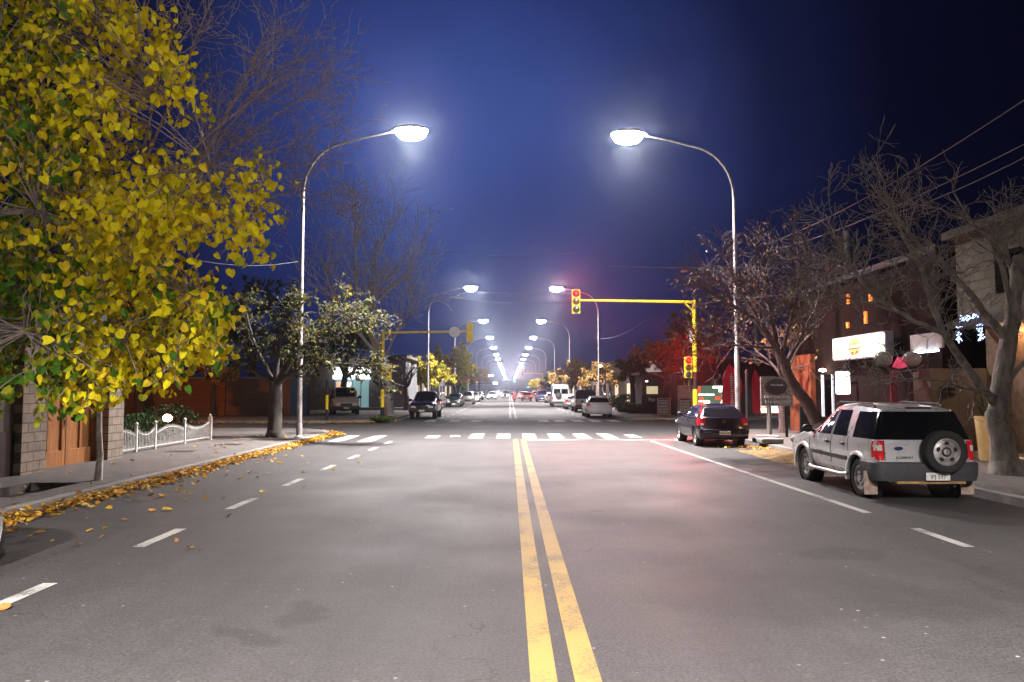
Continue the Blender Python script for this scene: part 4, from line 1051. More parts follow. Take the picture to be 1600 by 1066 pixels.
limb_tree('bare_tree', A(1575, 748, 16.0).xy, 'bare pale grey tree with a thick trunk on the right pavement beyond the silver car', [
    ([A(1562, 640, 16), A(1500, 560, 15.6), A(1462, 490, 15.3), A(1440, 420, 15.2), A(1400, 350, 15.0), A(1384, 300, 15.0)], .10, .014, 26),
    ([A(1480, 525, 15.5), A(1400, 485, 15.0), A(1345, 440, 14.6), A(1308, 375, 14.4), A(1290, 335, 14.4)], .06, .012, 20),
    ([A(1572, 530, 16), A(1500, 440, 16.4), A(1440, 385, 16.6), A(1390, 325, 16.8), A(1358, 285, 17)], .09, .012, 24),
    ([A(1580, 480, 16), A(1560, 400, 15.6), A(1520, 350, 15.2), A(1450, 322, 15.0)], .07, .010, 16),
    ([A(1585, 450, 16), A(1572, 380, 16.3), A(1578, 335, 16.4)], .06, .010, 16),
    ([A(1400, 485, 15.0), A(1335, 468, 14.8), A(1275, 452, 14.6)], .035, .008, 12),
    ([A(1565, 622, 16), A(1510, 606, 15.4), A(1440, 592, 15.0), A(1380, 600, 14.8)], .05, .008, 12),
    ([A(1588, 450, 16), A(1650, 350, 15.6), A(1700, 300, 15)], .08, .012, 14),
    ([A(1505, 425, 16.2), A(1420, 436, 15.6), A(1345, 460, 15.2), A(1285, 440, 15)], .035, .008, 12),
    ([A(1570, 600, 16), A(1640, 520, 15), A(1700, 470, 14)], .07, .012, 12)], M['bark2'],
    ([A(1575, 752, 16.0), A(1566, 690, 16.0), A(1560, 640, 16), A(1572, 560, 16), A(1584, 480, 16), A(1592, 400, 16)], .30, .12), 31, (.020, (.35, .85), 2), dict(TW, n=4))
rng = random.Random(8)
limb_tree('bare_tree', A(1285, 672, 24.0).xy, 'leaning dark bare tree with rosy twigs above the shop board on posts', [
    ([A(1222, 560, 24), A(1180, 500, 23.5), A(1130, 470, 23), A(1095, 450, 23)], .10, .012, 34), ([A(1215, 545, 24), A(1200, 470, 24.5), A(1190, 400, 24.6)], .10, .012, 34),
    ([A(1228, 570, 24), A(1270, 490, 24.4), A(1300, 420, 25)], .09, .012, 32), ([A(1215, 545, 24), A(1150, 540, 23), A(1098, 545, 22.6)], .06, .010, 26),
    ([A(1222, 555, 24), A(1245, 460, 23.6), A(1250, 395, 23.5)], .08, .012, 30), ([A(1215, 545, 24), A(1160, 460, 24.6), A(1140, 420, 25)], .08, .012, 32)], M['purplebark'],
    ([A(1285, 674, 24), A(1262, 632, 24), A(1238, 598, 24), A(1218, 548, 24)], .24, .14), 32, (.02, (.5, 1.0), 2), dict(n=4, ang=(22, 65), wig=.2, up=.03, rmin=.007, tap=.5, lr=.68),
    leaf=[leaf_mat('leaf_rust', (.34, .14, .06), .2), leaf_mat('leaf_olive', (.20, .16, .04), .2)], nleaf=160, ls=.11)
# left corner tree, half its leaves down
GL = [leaf_mat('leaf_olive_green', (.065, .08, .016), .3), leaf_mat('leaf_mustard', (.15, .12, .018), .3), leaf_mat('leaf_dark_green', (.03, .045, .014), .2)]
limb_tree('street_tree', A(430, 688, 28.4).xy, 'thick trunked tree with thinning yellow green leaves on the near left corner', [
    ([A(432, 600, 28.4), A(470, 545, 28), A(520, 520, 27.6), A(570, 500, 27.4)], .14, .012, 34), ([A(432, 600, 28.4), A(480, 570, 27.5), A(540, 570, 27), A(588, 575, 26.8)], .12, .012, 34),
    ([A(428, 600, 28.4), A(400, 540, 28.6), A(385, 490, 28.8)], .12, .012, 26), ([A(430, 600, 28.4), A(440, 520, 28), A(455, 490, 27.8)], .13, .012, 30),
    ([A(432, 600, 28.4), A(500, 500, 29), A(545, 480, 29.4)], .12, .012, 26), ([A(428, 600, 28.4), A(380, 570, 27.8), A(350, 545, 27.5)], .10, .012, 20)], M['bark'],
    ([A(430, 690, 28.4), A(430, 650, 28.4), A(431, 598, 28.4)], .29, .24), 33, (.02, (.38, .75), 2), dict(n=3, ang=(22, 70), wig=.2, up=-.04, rmin=.007, tap=.5, lr=.68), leaf=GL, nleaf=2500, ls=.12)
limb_tree('bare_tree', A(607, 655, 50.0).xy, 'tall bare tree with pale forked branches behind the mast arm seen from behind', [
    ([A(600, 560, 50), A(575, 490, 49), A(600, 440, 48), A(640, 405, 47.5)], .16, .025, 16), ([A(575, 490, 49), A(610, 452, 47.5), A(645, 425, 47)], .09, .02, 12),
    ([A(595, 560, 50), A(560, 470, 50), A(555, 380, 50), A(560, 330, 50)], .18, .02, 26), ([A(595, 560, 50), A(530, 480, 50), A(500, 400, 50)], .15, .02, 24), ([A(600, 565, 50), A(625, 510, 49), A(650, 480, 48.5)], .11, .015, 20),
    ([A(600, 565, 50), A(580, 440, 51), A(610, 350, 51)], .14, .02, 22)], mat('ash_bark', (.46, .43, .42), .8, var=.3, scale=6),
    ([A(607, 657, 50), A(606, 610, 50), A(599, 558, 50)], .38, .24), 34, (.04, (1.2, 2.4), 2), dict(n=3, ang=(20, 55), wig=.16, up=.07, rmin=.013, tap=.5, lr=.68))

PB = dict(n=(4, 3, 3), ang=(20, 58), wig=.16, up=.05, rmin=.010, tap=.5, lr=.68, seg=3)
OR = [leaf_mat('leaf_straw', (.48, .32, .10), .3), leaf_mat('leaf_tan', (.38, .22, .09), .3)]
YG = [leaf_mat('leaf_yellow_far', (.58, .44, .05), .3), leaf_mat('leaf_lime_far', (.32, .32, .04), .3)]
DG = [leaf_mat('leaf_deep_green', (.05, .085, .03), .2), leaf_mat('leaf_dull_olive', (.13, .12, .04), .2)]
RU = [leaf_mat('leaf_russet', (.30, .12, .05), .2), leaf_mat('leaf_ochre', (.36, .22, .06), .2)]
def tr(kind, px, Y, top, lab, seed, bark='bark', leaf=None, n=2500, ls=.2, th=2.2, r=.2, X=None, sp=(28, 52)):
    x = X if X is not None else (px - 796) / 1200 * Y
    h = 1.9 + (608 - top) / 1200 * Y
    return make_tree(kind, (x, Y, ZP), lab, 'tree', seed, h * 1.0, th, r, PB, M[bark], leaf, n, ls, depth=3, group='street trees along the avenue', limbs=5, spreadang=sp)
tr('street_tree', 0, 64, 540, 'bare mauve tree above the left pavement past the black pickup', 51, 'purplebark', None, X=-8.6, th=2.4, r=.24)
tr('street_tree', 0, 76, 545, 'bushy tree with yellow and lime leaves, nearest of the yellow ones on the left', 52, 'bark', YG, 5200, .22, X=-8.0)
tr('street_tree', 0, 88, 545, 'brown leaved tree between the two yellow trees on the left', 53, 'purplebark', RU, 3000, .2, X=-8.2)
tr('street_tree', 0, 100, 540, 'tall tree with dull yellow leaves, second of the yellow ones on the left', 54, 'bark', YG, 5200, .25, X=-7.2)
tr('street_tree', 0, 122, 550, 'dark reddish tree on the left beyond the second yellow tree', 55, 'bark', RU, 3500, .26, X=-8)
tr('street_tree', 0, 150, 562, 'dull olive tree far along the left pavement', 56, 'bark', DG, 3500, .3, X=-8)
tr('street_tree', 0, 190, 575, 'straw coloured tree, farthest along the left pavement', 57, 'bark', OR, 3500, .34, X=-7.5)
tr('street_tree', 0, 56, 500, 'dark bare tree left of the lit shop behind the white van', 58, 'bark', DG, 700, .2, X=-15.5, r=.3, th=3)
tr('street_tree', 0, 49, 560, 'russet tree in front of the brick wall across the side street', 59, 'bark', RU, 2600, .2, X=-18.8)
tr('street_tree', 0, 60, 420, 'very tall dark tree rising behind the brick wall on the left', 60, 'bark', DG, 2600, .26, X=-20, r=.35, th=4)
tr('street_tree', 0, 50, 395, 'broad dark tree filling the sky left of the corner tree', 71, 'bark', DG, 4200, .26, X=-24, r=.4, th=3.5)
tr('street_tree', 0, 62, 470, 'dark tree behind the blue metal gate', 72, 'bark', DG, 3000, .26, X=-13.2, r=.3, th=3.5)
tr('street_tree', 0, 92, 562, 'straw coloured bushy tree beside the tall white van', 61, 'purplebark', OR, 6500, .24, X=7.9)
tr('street_tree', 0, 78, 560, 'tan leaved tree between the canopied pickup and the tall white van', 62, 'purplebark', OR, 4200, .22, X=9.2)
tr('street_tree', 0, 60, 548, 'dark green tree above the white hatchback on the right', 63, 'bark', DG, 3600, .2, X=9.6, th=2.6, r=.26)
tr('street_tree', 0, 53, 505, 'russet and ochre tree over the chalkboards on the far right corner', 64, 'purplebark', RU, 2600, .18, X=11.2, th=2.6)
tr('street_tree', 0, 57, 480, 'tall dark narrow tree behind the dark banner on the right', 65, 'bark', DG, 3000, .22, X=13.4, sp=(10, 26))
tr('street_tree', 0, 112, 572, 'straw coloured tree past the tall white van on the right', 66, 'purplebark', OR, 4200, .28, X=8.2)
tr('street_tree', 0, 140, 578, 'olive tree on the right below the distant red signal', 67, 'bark', DG, 3600, .3, X=8.0)
tr('street_tree', 0, 215, 590, 'small lime green tree far down the right pavement', 68, 'bark', YG, 3600, .34, X=7.6)
tr('street_tree', 0, 36, 400, 'tangled bare tree standing behind the orange wall on the right', 69, 'purplebark', RU, 200, .16, X=14.6, th=3, r=.25)
tr('street_tree', 0, 31, 470, 'bare twiggy tree with few rust leaves beside the lit doorway on the right', 70, 'purplebark', RU, 160, .12, X=11.0, th=2.4, r=.16)

# ================================================================== BUILDINGS AND STREET THINGS, LEFT
def bld(name, label, cat='building', loc=(0, 0, 0), group=None): return thing(name, loc, label, cat, group)
def bx(name, m_, parent, *a, bevel=0): b = MB(); b.box(*a); return b.build(name, m_, parent, bevel=bevel)
STONE = block_mat('cut_stone', (.33, .27, .21), (.25, .21, .17), (.12, .10, .085), .42, .20)
DARKW = mat('dull_plaster', (.14, .135, .12), .9, var=.3, scale=2, bump=.4, bscale=30)
WOOD = mat('varnished_wood', (.40, .17, .055), .45, var=.35, scale=5, stretch=(9, 9, .5), bump=.15, coat=.2)
h = bld('garage_house', 'low stone faced house with wooden garage door on the left pavement', 'house')
bx('wall', DARKW, h, -16, -10.1, 4, 15.75, 0, 4.4)
w_ = MB(); w_.box(-16, -10.42, 15.75, 19.85, 2.75, 4.4); w_.box(-16, -15.8, 15.75, 19.85, 0, 2.75); w_.box(-15.8, -10.3, 19.16, 19.84, 0, 2.75); w_.build('wall', DARKW, h)
bx('dado', mat('dark_tile', (.03, .032, .03), .5, var=.3, scale=5), h, -10.1, -10.07, 4, 15.75, ZP, 1.05)
for (a, b_) in ((15.76, 16.62), (19.15, 19.9)): bx('pilaster', STONE, h, -10.6, -9.93, a, b_, 0, 3.3, bevel=.01)
bx('lintel', STONE, h, -10.6, -9.96, 16.62, 19.15, 2.72, 3.3)
bx('roof', mat('roof_slab', (.16, .14, .13), .9), h, -16.2, -9.7, 3.9, 20.1, 4.4, 4.62)
d = MB(); D0, D1 = 16.62, 19.15; mid = (D0 + D1) / 2
d.cur = 0
d.box(-10.36, -10.30, D0, D1, ZP, 2.72)
for (a, b_) in ((D0, D0 + .12), (mid - .15, mid - .01), (mid + .01, mid + .15), (D1 - .12, D1)): d.box(-10.30, -10.255, a, b_, ZP, 2.72)
for (a, b_) in ((D0 + .12, mid - .15), (mid + .15, D1 - .12)):
    for (z0, z1) in ((ZP, .5), (1.80, 1.95), (2.58, 2.72)): d.box(-10.30, -10.257, a, b_, z0, z1)
    c = (a + b_) / 2; d.box(-10.30, -10.262, c - .05, c + .05, .5, 1.80)
gd = d.build('garage_door', WOOD, h, bevel=.008)
for (a, b_) in ((D0 + .14, mid - .17), (mid + .17, D1 - .14)):
    bx('door_pane', M['glass'], gd, -10.305, -10.285, a, b_, 1.97, 2.56)
bx('handle', M['chrome'], gd, -10.255, -10.22, mid - .07, mid - .04, 1.05, 1.22)

f = bld('garden_fence', 'low white ornate iron fence with scalloped top on the left pavement', 'fence', (-10.42, 0, ZP))
PY = [19.95, 21.6, 22.75, 24.8, 26.9]
for i, y in enumerate(PY):
    p = MB(); r = .032 if i < 4 else .06; p.box(-r, r, y - r, y + r, 0, .74 + (.06 if i == 4 else 0)); p.ellipsoid((0, y, .78 + (.06 if i == 4 else 0)), (.05, .05, .06), 10, 6); p.build('post', M['white'], f, smooth=40)
for y0, y1, k in zip(PY, PY[1:], (1, -1, 1, -1)):
    p = MB(); n = int((y1 - y0) / .085)
    tp = lambda t: .56 + .16 * (k * (math.sin(math.pi * t) - .5))
    for i in range(1, n):
        t = i / n; y = y0 + (y1 - y0) * t; p.box(-.008, .008, y - .009, y + .009, .05, tp(t)); p.tube([(0, y, tp(t) - .01), (0, y, tp(t) + .06)], [.018, .002], 5)
    p.box(-.011, .011, y0 + .05, y1 - .05, .09, .12); p.tube([(0, y0 + (y1 - y0) * t / 12, tp(t / 12) - .03) for t in range(13)], .012, 5)
    p.build('picket_panel', M['white'], f, smooth=40)
LB = [leaf_mat('hedge_leaf', (.035, .07, .025), .2), leaf_mat('hedge_leaf_dull', (.06, .08, .03), .2)]
def shrub(name, loc, rad, n, label, ls=.09, lm=LB, cat='shrub', seed=1):
    rng = random.Random(seed); root = thing(name, loc, label, cat); s = MB()
    for i in range(9):
        a = rng.uniform(0, 6.28); q = rng.uniform(.3, .8); s.tube([(0, 0, -.05), (math.cos(a) * rad[0] * q * .6, math.sin(a) * rad[1] * q * .6, rad[2] * .8), (math.cos(a) * rad[0] * q, math.sin(a) * rad[1] * q, rad[2] * 1.5 * q + .3 * rad[2])], [.025, .015, .006], 5)
    s.build('stem', M['bark'], root); lb = MB(); pts = []
    while len(pts) < n:
        v = Vector((rng.uniform(-1, 1), rng.uniform(-1, 1), rng.uniform(-1, 1)))
        if v.length > 1 or v.length < .45 or MN.noise(Vector((v.x * 2 + seed, v.y * 2, v.z * 2))) < -.22: continue
        pts.append((v.x * rad[0], v.y * rad[1], rad[2] * (v.z + 1) + .03))
    leaves_mb(lb, pts, ls, rng, len(lm)); lb.build('crown', lm, root, fix=False); return root
shrub('shrub', (-11.9, 24.6, ZP), (.8, 1.5, .5), 1500, 'low dark shrub behind the white iron fence, beside the garden lamp', seed=3)
shrub('shrub', (-12.6, 28.5, ZP), (1.0, 1.4, .6), 1500, 'dark clipped shrub at the far end of the white iron fence', seed=4)
shrub('shrub', (-11.6, 20.9, ZP), (.7, .6, .8), 1100, 'tall thin dark shrub next to the stone pilaster', seed=5)
gl = thing('garden_lamp', (-11.6, 26.2, ZP), 'glowing white globe garden lamp behind the white iron fence', 'garden lamp')
p = MB(); p.tube([(0, 0, 0), (0, 0, .66)], .035, 10); p.build('post', M['darkmetal'], gl)
p = MB(); p.ellipsoid((0, 0, .78), (.15, .15, .13), 18, 12); p.build('globe', mat('globe_glow', (1, 1, 1), .3, var=0, emit=(1, .36, .18), es=34), gl, smooth=60)

# across the side street, left
BRICK = block_mat('orange_brick', (.32, .12, .055), (.24, .085, .04), (.14, .09, .07), .25, .08)
w = bld('brick_wall', 'orange brick boundary wall across the side street on the left', 'wall'); bx('panel', BRICK, w, -34, -15.0, 52.5, 52.8, 0, 2.6); bx('coping', M['concrete'], w, -34, -14.95, 52.4, 52.9, 2.6, 2.72)
for x in (-30, -24.5, -19.5): bx('pier', BRICK, w, x - .2, x + .2, 52.3, 52.5, 0, 2.6)
g_ = bld('metal_gate', 'tall blue sheet metal gate beside the brick wall on the left', 'gate'); BLU = mat('blue_gate', (.03, .12, .30), .5, var=.2, scale=4)
p = MB(); p.box(-14.9, -13.75, 52.5, 52.6, .2, 2.75)
for i in range(8): p.box(-14.86 + .14 * i, -14.82 + .14 * i, 52.47, 52.5, .25, 2.7)
p.build('gate_leaf', BLU, g_); bx('frame', M['darkmetal'], g_, -13.75, -13.6, 52.45, 52.65, ZP, 2.85)
s_ = bld('corner_shop', 'glass fronted shop with a bright white lit fascia behind the white van', 'shop')
bx('wall', DARKW, s_, -19.5, -12.0, 66.2, 74, 0, 4.6); bx('wall', mat('grey_render', (.16, .165, .18), .9, var=.25, scale=1, bump=.3), s_, -12.0, -8.9, 66.0, 74, 0, 4.2)
fa = MB(); fa.box(-15.0, -11.9, 65.3, 66.2, 2.75, 3.75); fa.build('fascia', mat('fascia_glow', (1, 1, 1), .5, var=0, emit=(.92, .95, 1), es=2.4), s_, bevel=.02)
bx('glazing', mat('shop_glow', (.1, .2, .2), .2, var=.3, scale=.9, emit=(.25, .42, .42), es=.55), s_, -14.9, -12.05, 66.12, 66.2, .3, 2.7)
for x in (-14.95, -14.2, -13.5, -12.75, -12.02): bx('mullion', M['alloy'], s_, x - .04, x + .04, 66.02, 66.12, .25, 2.75)
for x, c in ((-14.6, (.8, .35, .2)), (-13.8, (.9, .85, .8))): bx('poster', mat('poster_%d' % int(-x), c, .6, emit=c, es=.8), s_, x - .25, x + .25, 66.07, 66.11, 1.5, 2.5)
bx('step', M['concrete'], s_, -15.2, -8.9, 64.6, 66.0, ZP, .34)
bx('roof', mat('roof_slab', (.16, .14, .13), .9), s_, -19.7, -8.8, 66.0, 74.2, 4.6, 4.8)
shrub('grass_tuft', (-7.15, 43.6, ZP), (.75, .5, .12), 700, 'ragged tuft of grass at the foot of the mast arm seen from behind', .12, [leaf_mat('grass_blade', (.08, .12, .03), .3)], 'grass tuft', 9)

# ================================================================== FAR RIGHT CORNER
k = bld('food_kiosk', 'food kiosk with lit menu posters under a dark awning on the far right corner', 'kiosk')
bx('wall', mat('dark_render', (.05, .045, .05), .8), k, 11.1, 19.5, 51.0, 56, 0, 3.9)
bx('awning', M['black'], k, 11.6, 18.6, 49.6, 51.2, 2.15, 3.55)
bx('shutter', block_mat('shutter', (.36, .37, .38), (.34, .35, .36), (.2, .2, .2), 3, .1, .5, .3, 'XZ'), k, 11.15, 12.3, 50.93, 51.0, .2, 2.15)
PG = mat('menu_green', (.03, .12, .06), .5, emit=(.10, .20, .14), es=.6); PW = mat('menu_white', (.9, .9, .86), .5, emit=(1, .97, .9), es=2.6); PR = mat('menu_red', (.5, .05, .03), .5, emit=(.8, .12, .06), es=.8); PF = mat('menu_food', (.8, .5, .3), .5, var=.5, scale=5, emit=(1, .62, .38), es=1.6); PB_ = mat('menu_blue', (.5, .65, .8), .5, emit=(.62, .80, 1), es=1.2)
q = MB(); fy = 50.9
q.T = Matrix.Translation((-.75, 0, 0)); q.cur = 0; q.box(13.2, 15.6, fy, fy + .08, .5, 2.12)
q.cur = 1
for (x0, x1, z0, z1) in ((14.2, 14.9, 1.95, 2.1), (13.25, 14.3, 1.48, 1.58), (13.25, 14.0, 1.05, 1.13), (14.6, 15.55, 1.7, 2.08), (14.85, 15.5, 1.32, 1.6)): q.box(x0, x1, fy - .012, fy - .004, z0, z1)
q.cur = 2
for (x0, x1, z0, z1) in ((13.22, 13.42, 1.62, 2.08), (14.35, 14.75, 1.18, 1.42), (13.3, 13.6, 1.2, 1.36)): q.box(x0, x1, fy - .02, fy - .013, z0, z1)
q.cur = 3
for (cx, cz, rx, rz) in ((15.1, .95, .42, .36), (14.2, .78, .3, .2), (15.0, 1.48, .2, .1)):
    q.face([(cx + rx * math.cos(i * .3927), fy - .026, cz + rz * math.sin(i * .3927)) for i in range(16)])
q.cur = 1
for x in (13.75, 13.95, 14.15): q.face([(x, fy - .03, .62), (x + .05, fy - .03, .62), (x + .2, fy - .03, .95), (x + .15, fy - .03, .95)])
q.build('menu_board', [PG, PW, PR, PF], k)
q = MB(); q.cur = 0; q.box(16.25, 17.75, fy, fy + .08, .62, 2.12); q.cur = 1
for (cx, cz) in ((16.65, 1.55), (16.6, 1.2), (16.7, .85)): q.face([(cx + .24 * math.cos(i * .3927), fy - .01, cz + .14 * math.sin(i * .3927)) for i in range(16)])
q.cur = 2; q.box(16.28, 17.0, fy - .005, fy - .001, .64, 1.72); q.build('menu_board', [PB_, PF, mat('menu_salmon', (.8, .35, .2), .5, emit=(.8, .34, .2), es=.6)], k)
bx('counter', mat('counter_glow', (1, 1, 1), .4, var=0, emit=(1, .99, .95), es=1.6), k, 16.3, 18.0, 50.0, 50.85, .36, .62, bevel=.02); bx('counter_base', mat('tan_panel', (.28, .11, .05), .7), k, 16.3, 18.0, 50.1, 50.85, ZP, .36)
l = MB(); l.ellipsoid((12.95, 50.3, 1.0), (.22, .22, .16), 12, 8); l.ellipsoid((17.95, 50.2, 1.05), (.12, .12, .2), 12, 8); 
for c, r_ in (((12.9, 50.3, .98), .2), ((18.15, 50.2, 1.02), .13)):
    l = MB(); l.ellipsoid(c, (r_, r_, r_ * .9), 12, 8); l.build('table_lamp', M['warm_e'], k, smooth=60)
bx('roof', mat('roof_slab', (.16, .14, .13), .9), k, 11.0, 19.6, 50.9, 56.2, 3.9, 4.05)
def feather_flag(loc, label, w_=1.0, h_=3.3, txt=True):
    o = thing('feather_flag', loc, label, 'feather flag'); p = MB(); p.tube([(-w_ / 2, 0, 0), (-w_ / 2, 0, h_ * .75), (-w_ * .35, 0, h_ * .92), (0, 0, h_)], [.03, .022, .016, .01], 8); p.build('pole', M['darkmetal'], o)
    c = MB(); rows = []
    for i in range(19):
        t = i / 18; z = .25 + (h_ - .28) * t; xr = w_ * (1 - .08 * math.sin(t * 9)) * (1 if t < .72 else math.sqrt(max(0, 1 - ((t - .72) / .28) ** 2)) * .95 + .02); xl = 0 if t < .75 else (t - .75) * 4 * .35 * w_
        xr = max(xr, xl + .02); rows.append([(-w_ / 2 + .02 + xl + (xr - xl) * u, .05 * math.sin(u * 5 + t * 7), z) for u in (0, .2, .4, .6, .8, 1)])
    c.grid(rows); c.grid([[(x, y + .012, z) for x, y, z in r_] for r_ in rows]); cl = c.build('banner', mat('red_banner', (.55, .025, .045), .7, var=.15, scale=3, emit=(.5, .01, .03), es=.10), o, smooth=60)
    if txt:
        rng = random.Random(5); s = MB()
        for i in range(15):
            z = .75 + i * .135; a = .07 * math.sin(5 * .42 + 7 * (z - .25) / 3.3) * .7 - .03; s.box(-.05 - rng.uniform(.02, .07), .03 + rng.uniform(.02, .07), a - .01, a - .004, z, z + rng.uniform(.06, .105))
        s.build('banner_lettering', mat('white_print', (.8, .78, .76), .7, var=.2), cl)
    return o
feather_flag((13.85, 47.9, ZP), 'wide red feather flag with white vertical lettering in front of the food kiosk', 1.15, 3.35)
feather_flag((15.45, 48.2, ZP), 'narrow plain red feather flag right of the lettered one', .55, 3.0, False)
# cafe corner
c = bld('cafe_front', 'low dark cafe with a small cream window on the far right corner', 'cafe')
bx('wall', mat('dark_brown_wall', (.06, .045, .04), .8, var=.3), c, 9.5, 11.75, 55.0, 58, 0, 2.9)
bx('window', mat('cream_glow', (.5, .45, .3), .5, var=.4, scale=2, emit=(.8, .7, .42), es=.55), c, 9.8, 10.6, 54.93, 55.0, 1.55, 2.1); bx('roof', M['black'], c, 9.2, 11.8, 54.4, 58.1, 2.9, 3.1)
lt = MB(); lt.ellipsoid((9.75, 54.6, 2.45), (.1, .1, .06), 10, 6); lt.build('wall_lamp', M['white_e'], c)
bn = thing('name_banner', (10.35, 53.6, ZP), 'dark banner with white handwritten letters in front of the cafe', 'banner'); bx('cloth', mat('banner_cloth', (.03, .03, .045), .8, var=.25), bn, -1.15, 1.2, -.01, .02, .72, 1.33)
for x in (-1.12, 1.17): bx('post', M['darkmetal'], bn, x - .03, x + .03, .02, .07, 0, 1.33)
text('lettering', 'Pan y Cafe', .34, mat('chalk', (.75, .75, .72), .9), bn, (.05, -.016, 1.02), (R(90), 0, 0))
def chalkboard(loc, label, rz, bright):
    o = thing('chalkboard', loc, label, 'chalkboard', None, rz); b = MB(); W2, H2 = .42, 1.18
    F = mat('board_frame', (.38, .22, .12), .7, var=.25, scale=6)
    b.cur = 0
    for s in (-1, 1):
        T = Matrix.Translation((0, s * .30, 0)) @ Matrix.Rotation(R(s * 13.5), 4, 'X'); b.T = T
        b.cur = 0; b.box(-W2, W2, -.012, .012, .12, H2)
        b.cur = 1
        for x in (-W2, W2 - .05): b.box(x, x + .05, -.02, .02, 0, H2 + .02)
        for z in (.1, H2 - .03): b.box(-W2 + .05, W2 - .05, -.019, .019, z, z + .05)
    ob = b.build('board', [mat('slate', (.05, .055, .06), .8), F], o)
    c = MB(); rng = random.Random(int(loc[0] * 9)); c.T = Matrix.Translation((0, -.30, 0)) @ Matrix.Rotation(R(-13.5), 4, 'X')
    for i in range(9):
        z = .22 + i * .098; x = -.34
        while x < .3: w = rng.uniform(.03, .13); c.box(x, min(x + w, .34), -.0165, -.0135, z, z + (.05 if bright else .028)); x += w + .03
    c.build('lettering', mat('chalk', (.75, .75, .72), .9), ob)
    p = MB(); p.face([(W2 + .003, -.27, .06), (W2 + .003, .27, .06), (W2 + .003, .02, H2 - .05), (W2 + .003, -.02, H2 - .05)]); p.build('side_panel', mat('board_side', (.42, .19, .09), .7, var=.25), ob, fix=False); return o
chalkboard((10.15, 50.6, ZP), 'chalkboard with a lined dark menu, left one of the two pavement boards', R(-14), False)
chalkboard((11.6, 50.9, ZP), 'chalkboard covered in pale writing, right one of the two pavement boards', R(-14), True)
shrub('shrub', (9.0, 55.5, ZP), (1.3, .9, .35), 1300, 'low dull green shrub on the verge past the white hatchback', .12, LB, 'shrub', 12)
shrub('shrub', (9.5, 62.5, ZP), (1.6, 1.2, .7), 1500, 'taller dark shrub by the pavement behind the low green shrub', .14, LB, 'shrub', 13)

# ================================================================== NEAR RIGHT BLOCK
ORW = mat('shaded_orange_render', (.011, .0045, .004), .95, spec=.08, var=.3, scale=1.2, bump=.3, bscale=20)  # orange wall in shade: the darkness is put into its colour
o = bld('orange_building', 'orange painted building with a dark doorway behind the leaning tree')
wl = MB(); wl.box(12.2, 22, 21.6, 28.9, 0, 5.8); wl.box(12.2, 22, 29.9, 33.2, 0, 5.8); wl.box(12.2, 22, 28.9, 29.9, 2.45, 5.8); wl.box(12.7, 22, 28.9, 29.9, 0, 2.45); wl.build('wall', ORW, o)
bx('door', M['black'], o, 12.62, 12.7, 28.98, 29.82, ZP, 2.4)
for a, b_ in ((28.88, 28.97), (29.83, 29.92)): bx('door_frame', mat('frame_glow', (.7, .7, .75), .5, emit=(.8, .82, 1), es=.35), o, 12.14, 12.22, a, b_, ZP, 2.45)
lm = MB(); lm.ellipsoid((12.0, 29.4, 2.62), (.13, .16, .06), 12, 6); lm.build('door_lamp', mat('door_lamp_glow', (1, 1, 1), .3, var=0, emit=(1, .82, .62), es=45), o)
for (y, z0, z1) in ((27.4, 4.8, 5.3), (25.7, 4.75, 5.1), (26.1, 3.95, 4.55), (27.5, 4.0, 4.3)):
    bx('window', mat('amber_window', (.6, .2, .05), .5, var=.8, scale=6, emit=(1, .22, .02), es=1.1), o, 12.14, 12.2, y - .07, y + .07, z0 + (z1 - z0) * .3, z1)
bx('cornice', M['black'], o, 12.05, 22.1, 21.5, 33.3, 5.8, 6.0)
bx('pilaster', mat('lit_orange_patch', (.24, .05, .016), .9, var=.35, scale=1.5), o, 12.0, 12.2, 30.6, 32.9, 0, 3.3)  # no real pilaster: lit patch of the orange wall, light put into its colour
sg_ = bld('lit_signboard', 'long lit cream signboard with an orange burger picture above the silver car', 'signboard')
bx('sign_case', mat('sign_case', (.33, .32, .38), .5), sg_, 11.72, 11.97, 23.85, 27.75, 2.92, 3.72)
fc = MB(); fc.box(11.695, 11.72, 23.9, 27.7, 2.96, 3.68); fc.build('sign_face', mat('sign_glow', (1, .97, .8), .4, var=.12, scale=1.2, emit=(1, .95, .70), es=1.5), sg_)
br = MB(); bcx = 25.95; fx = 11.69
def ell(mb, cy, cz, ry_, rz_, x, a0=0, a1=360, n=20): mb.face([(x, cy + ry_ * math.cos(R(a0 + (a1 - a0) * i / n)), cz + rz_ * math.sin(R(a0 + (a1 - a0) * i / n))) for i in range(n + 1)])
br.cur = 0; ell(br, bcx, 3.40, .46, .24, fx, 0, 180); br.cur = 1; br.box(fx - .004, fx, bcx - .48, bcx + .48, 3.31, 3.38); br.cur = 2; br.box(fx - .006, fx, bcx - .44, bcx + .44, 3.24, 3.30); br.cur = 0; ell(br, bcx, 3.23, .44, .19, fx - .002, 180, 360)
br.cur = 1
for i in range(5): ell(br, bcx - .25 + .12 * i, 3.48 + .05 * (i % 2), .03, .02, fx - .004)
br.cur = 2; ell(br, bcx - .18, 3.15, .1, .05, fx - .006); ell(br, bcx + .16, 3.12, .09, .05, fx - .006)
br.build('burger_picture', [mat('bun', (.75, .34, .10), .5, emit=(.9, .42, .14), es=.9), mat('filling_pale', (1, .7, .4), .5, emit=(1, .72, .45), es=1), mat('patty', (.35, .1, .03), .5, emit=(.45, .12, .04), es=.7)], sg_)
for y in (24.6, 27.0): bx('bracket', M['darkmetal'], sg_, 11.97, 12.2, y - .03, y + .03, 3.2, 3.4)
ps = bld('lit_panel_sign', 'blank glowing white panel sign with rounded corners above the silver car bonnet', 'panel sign', (11.72, 27.0, 0))
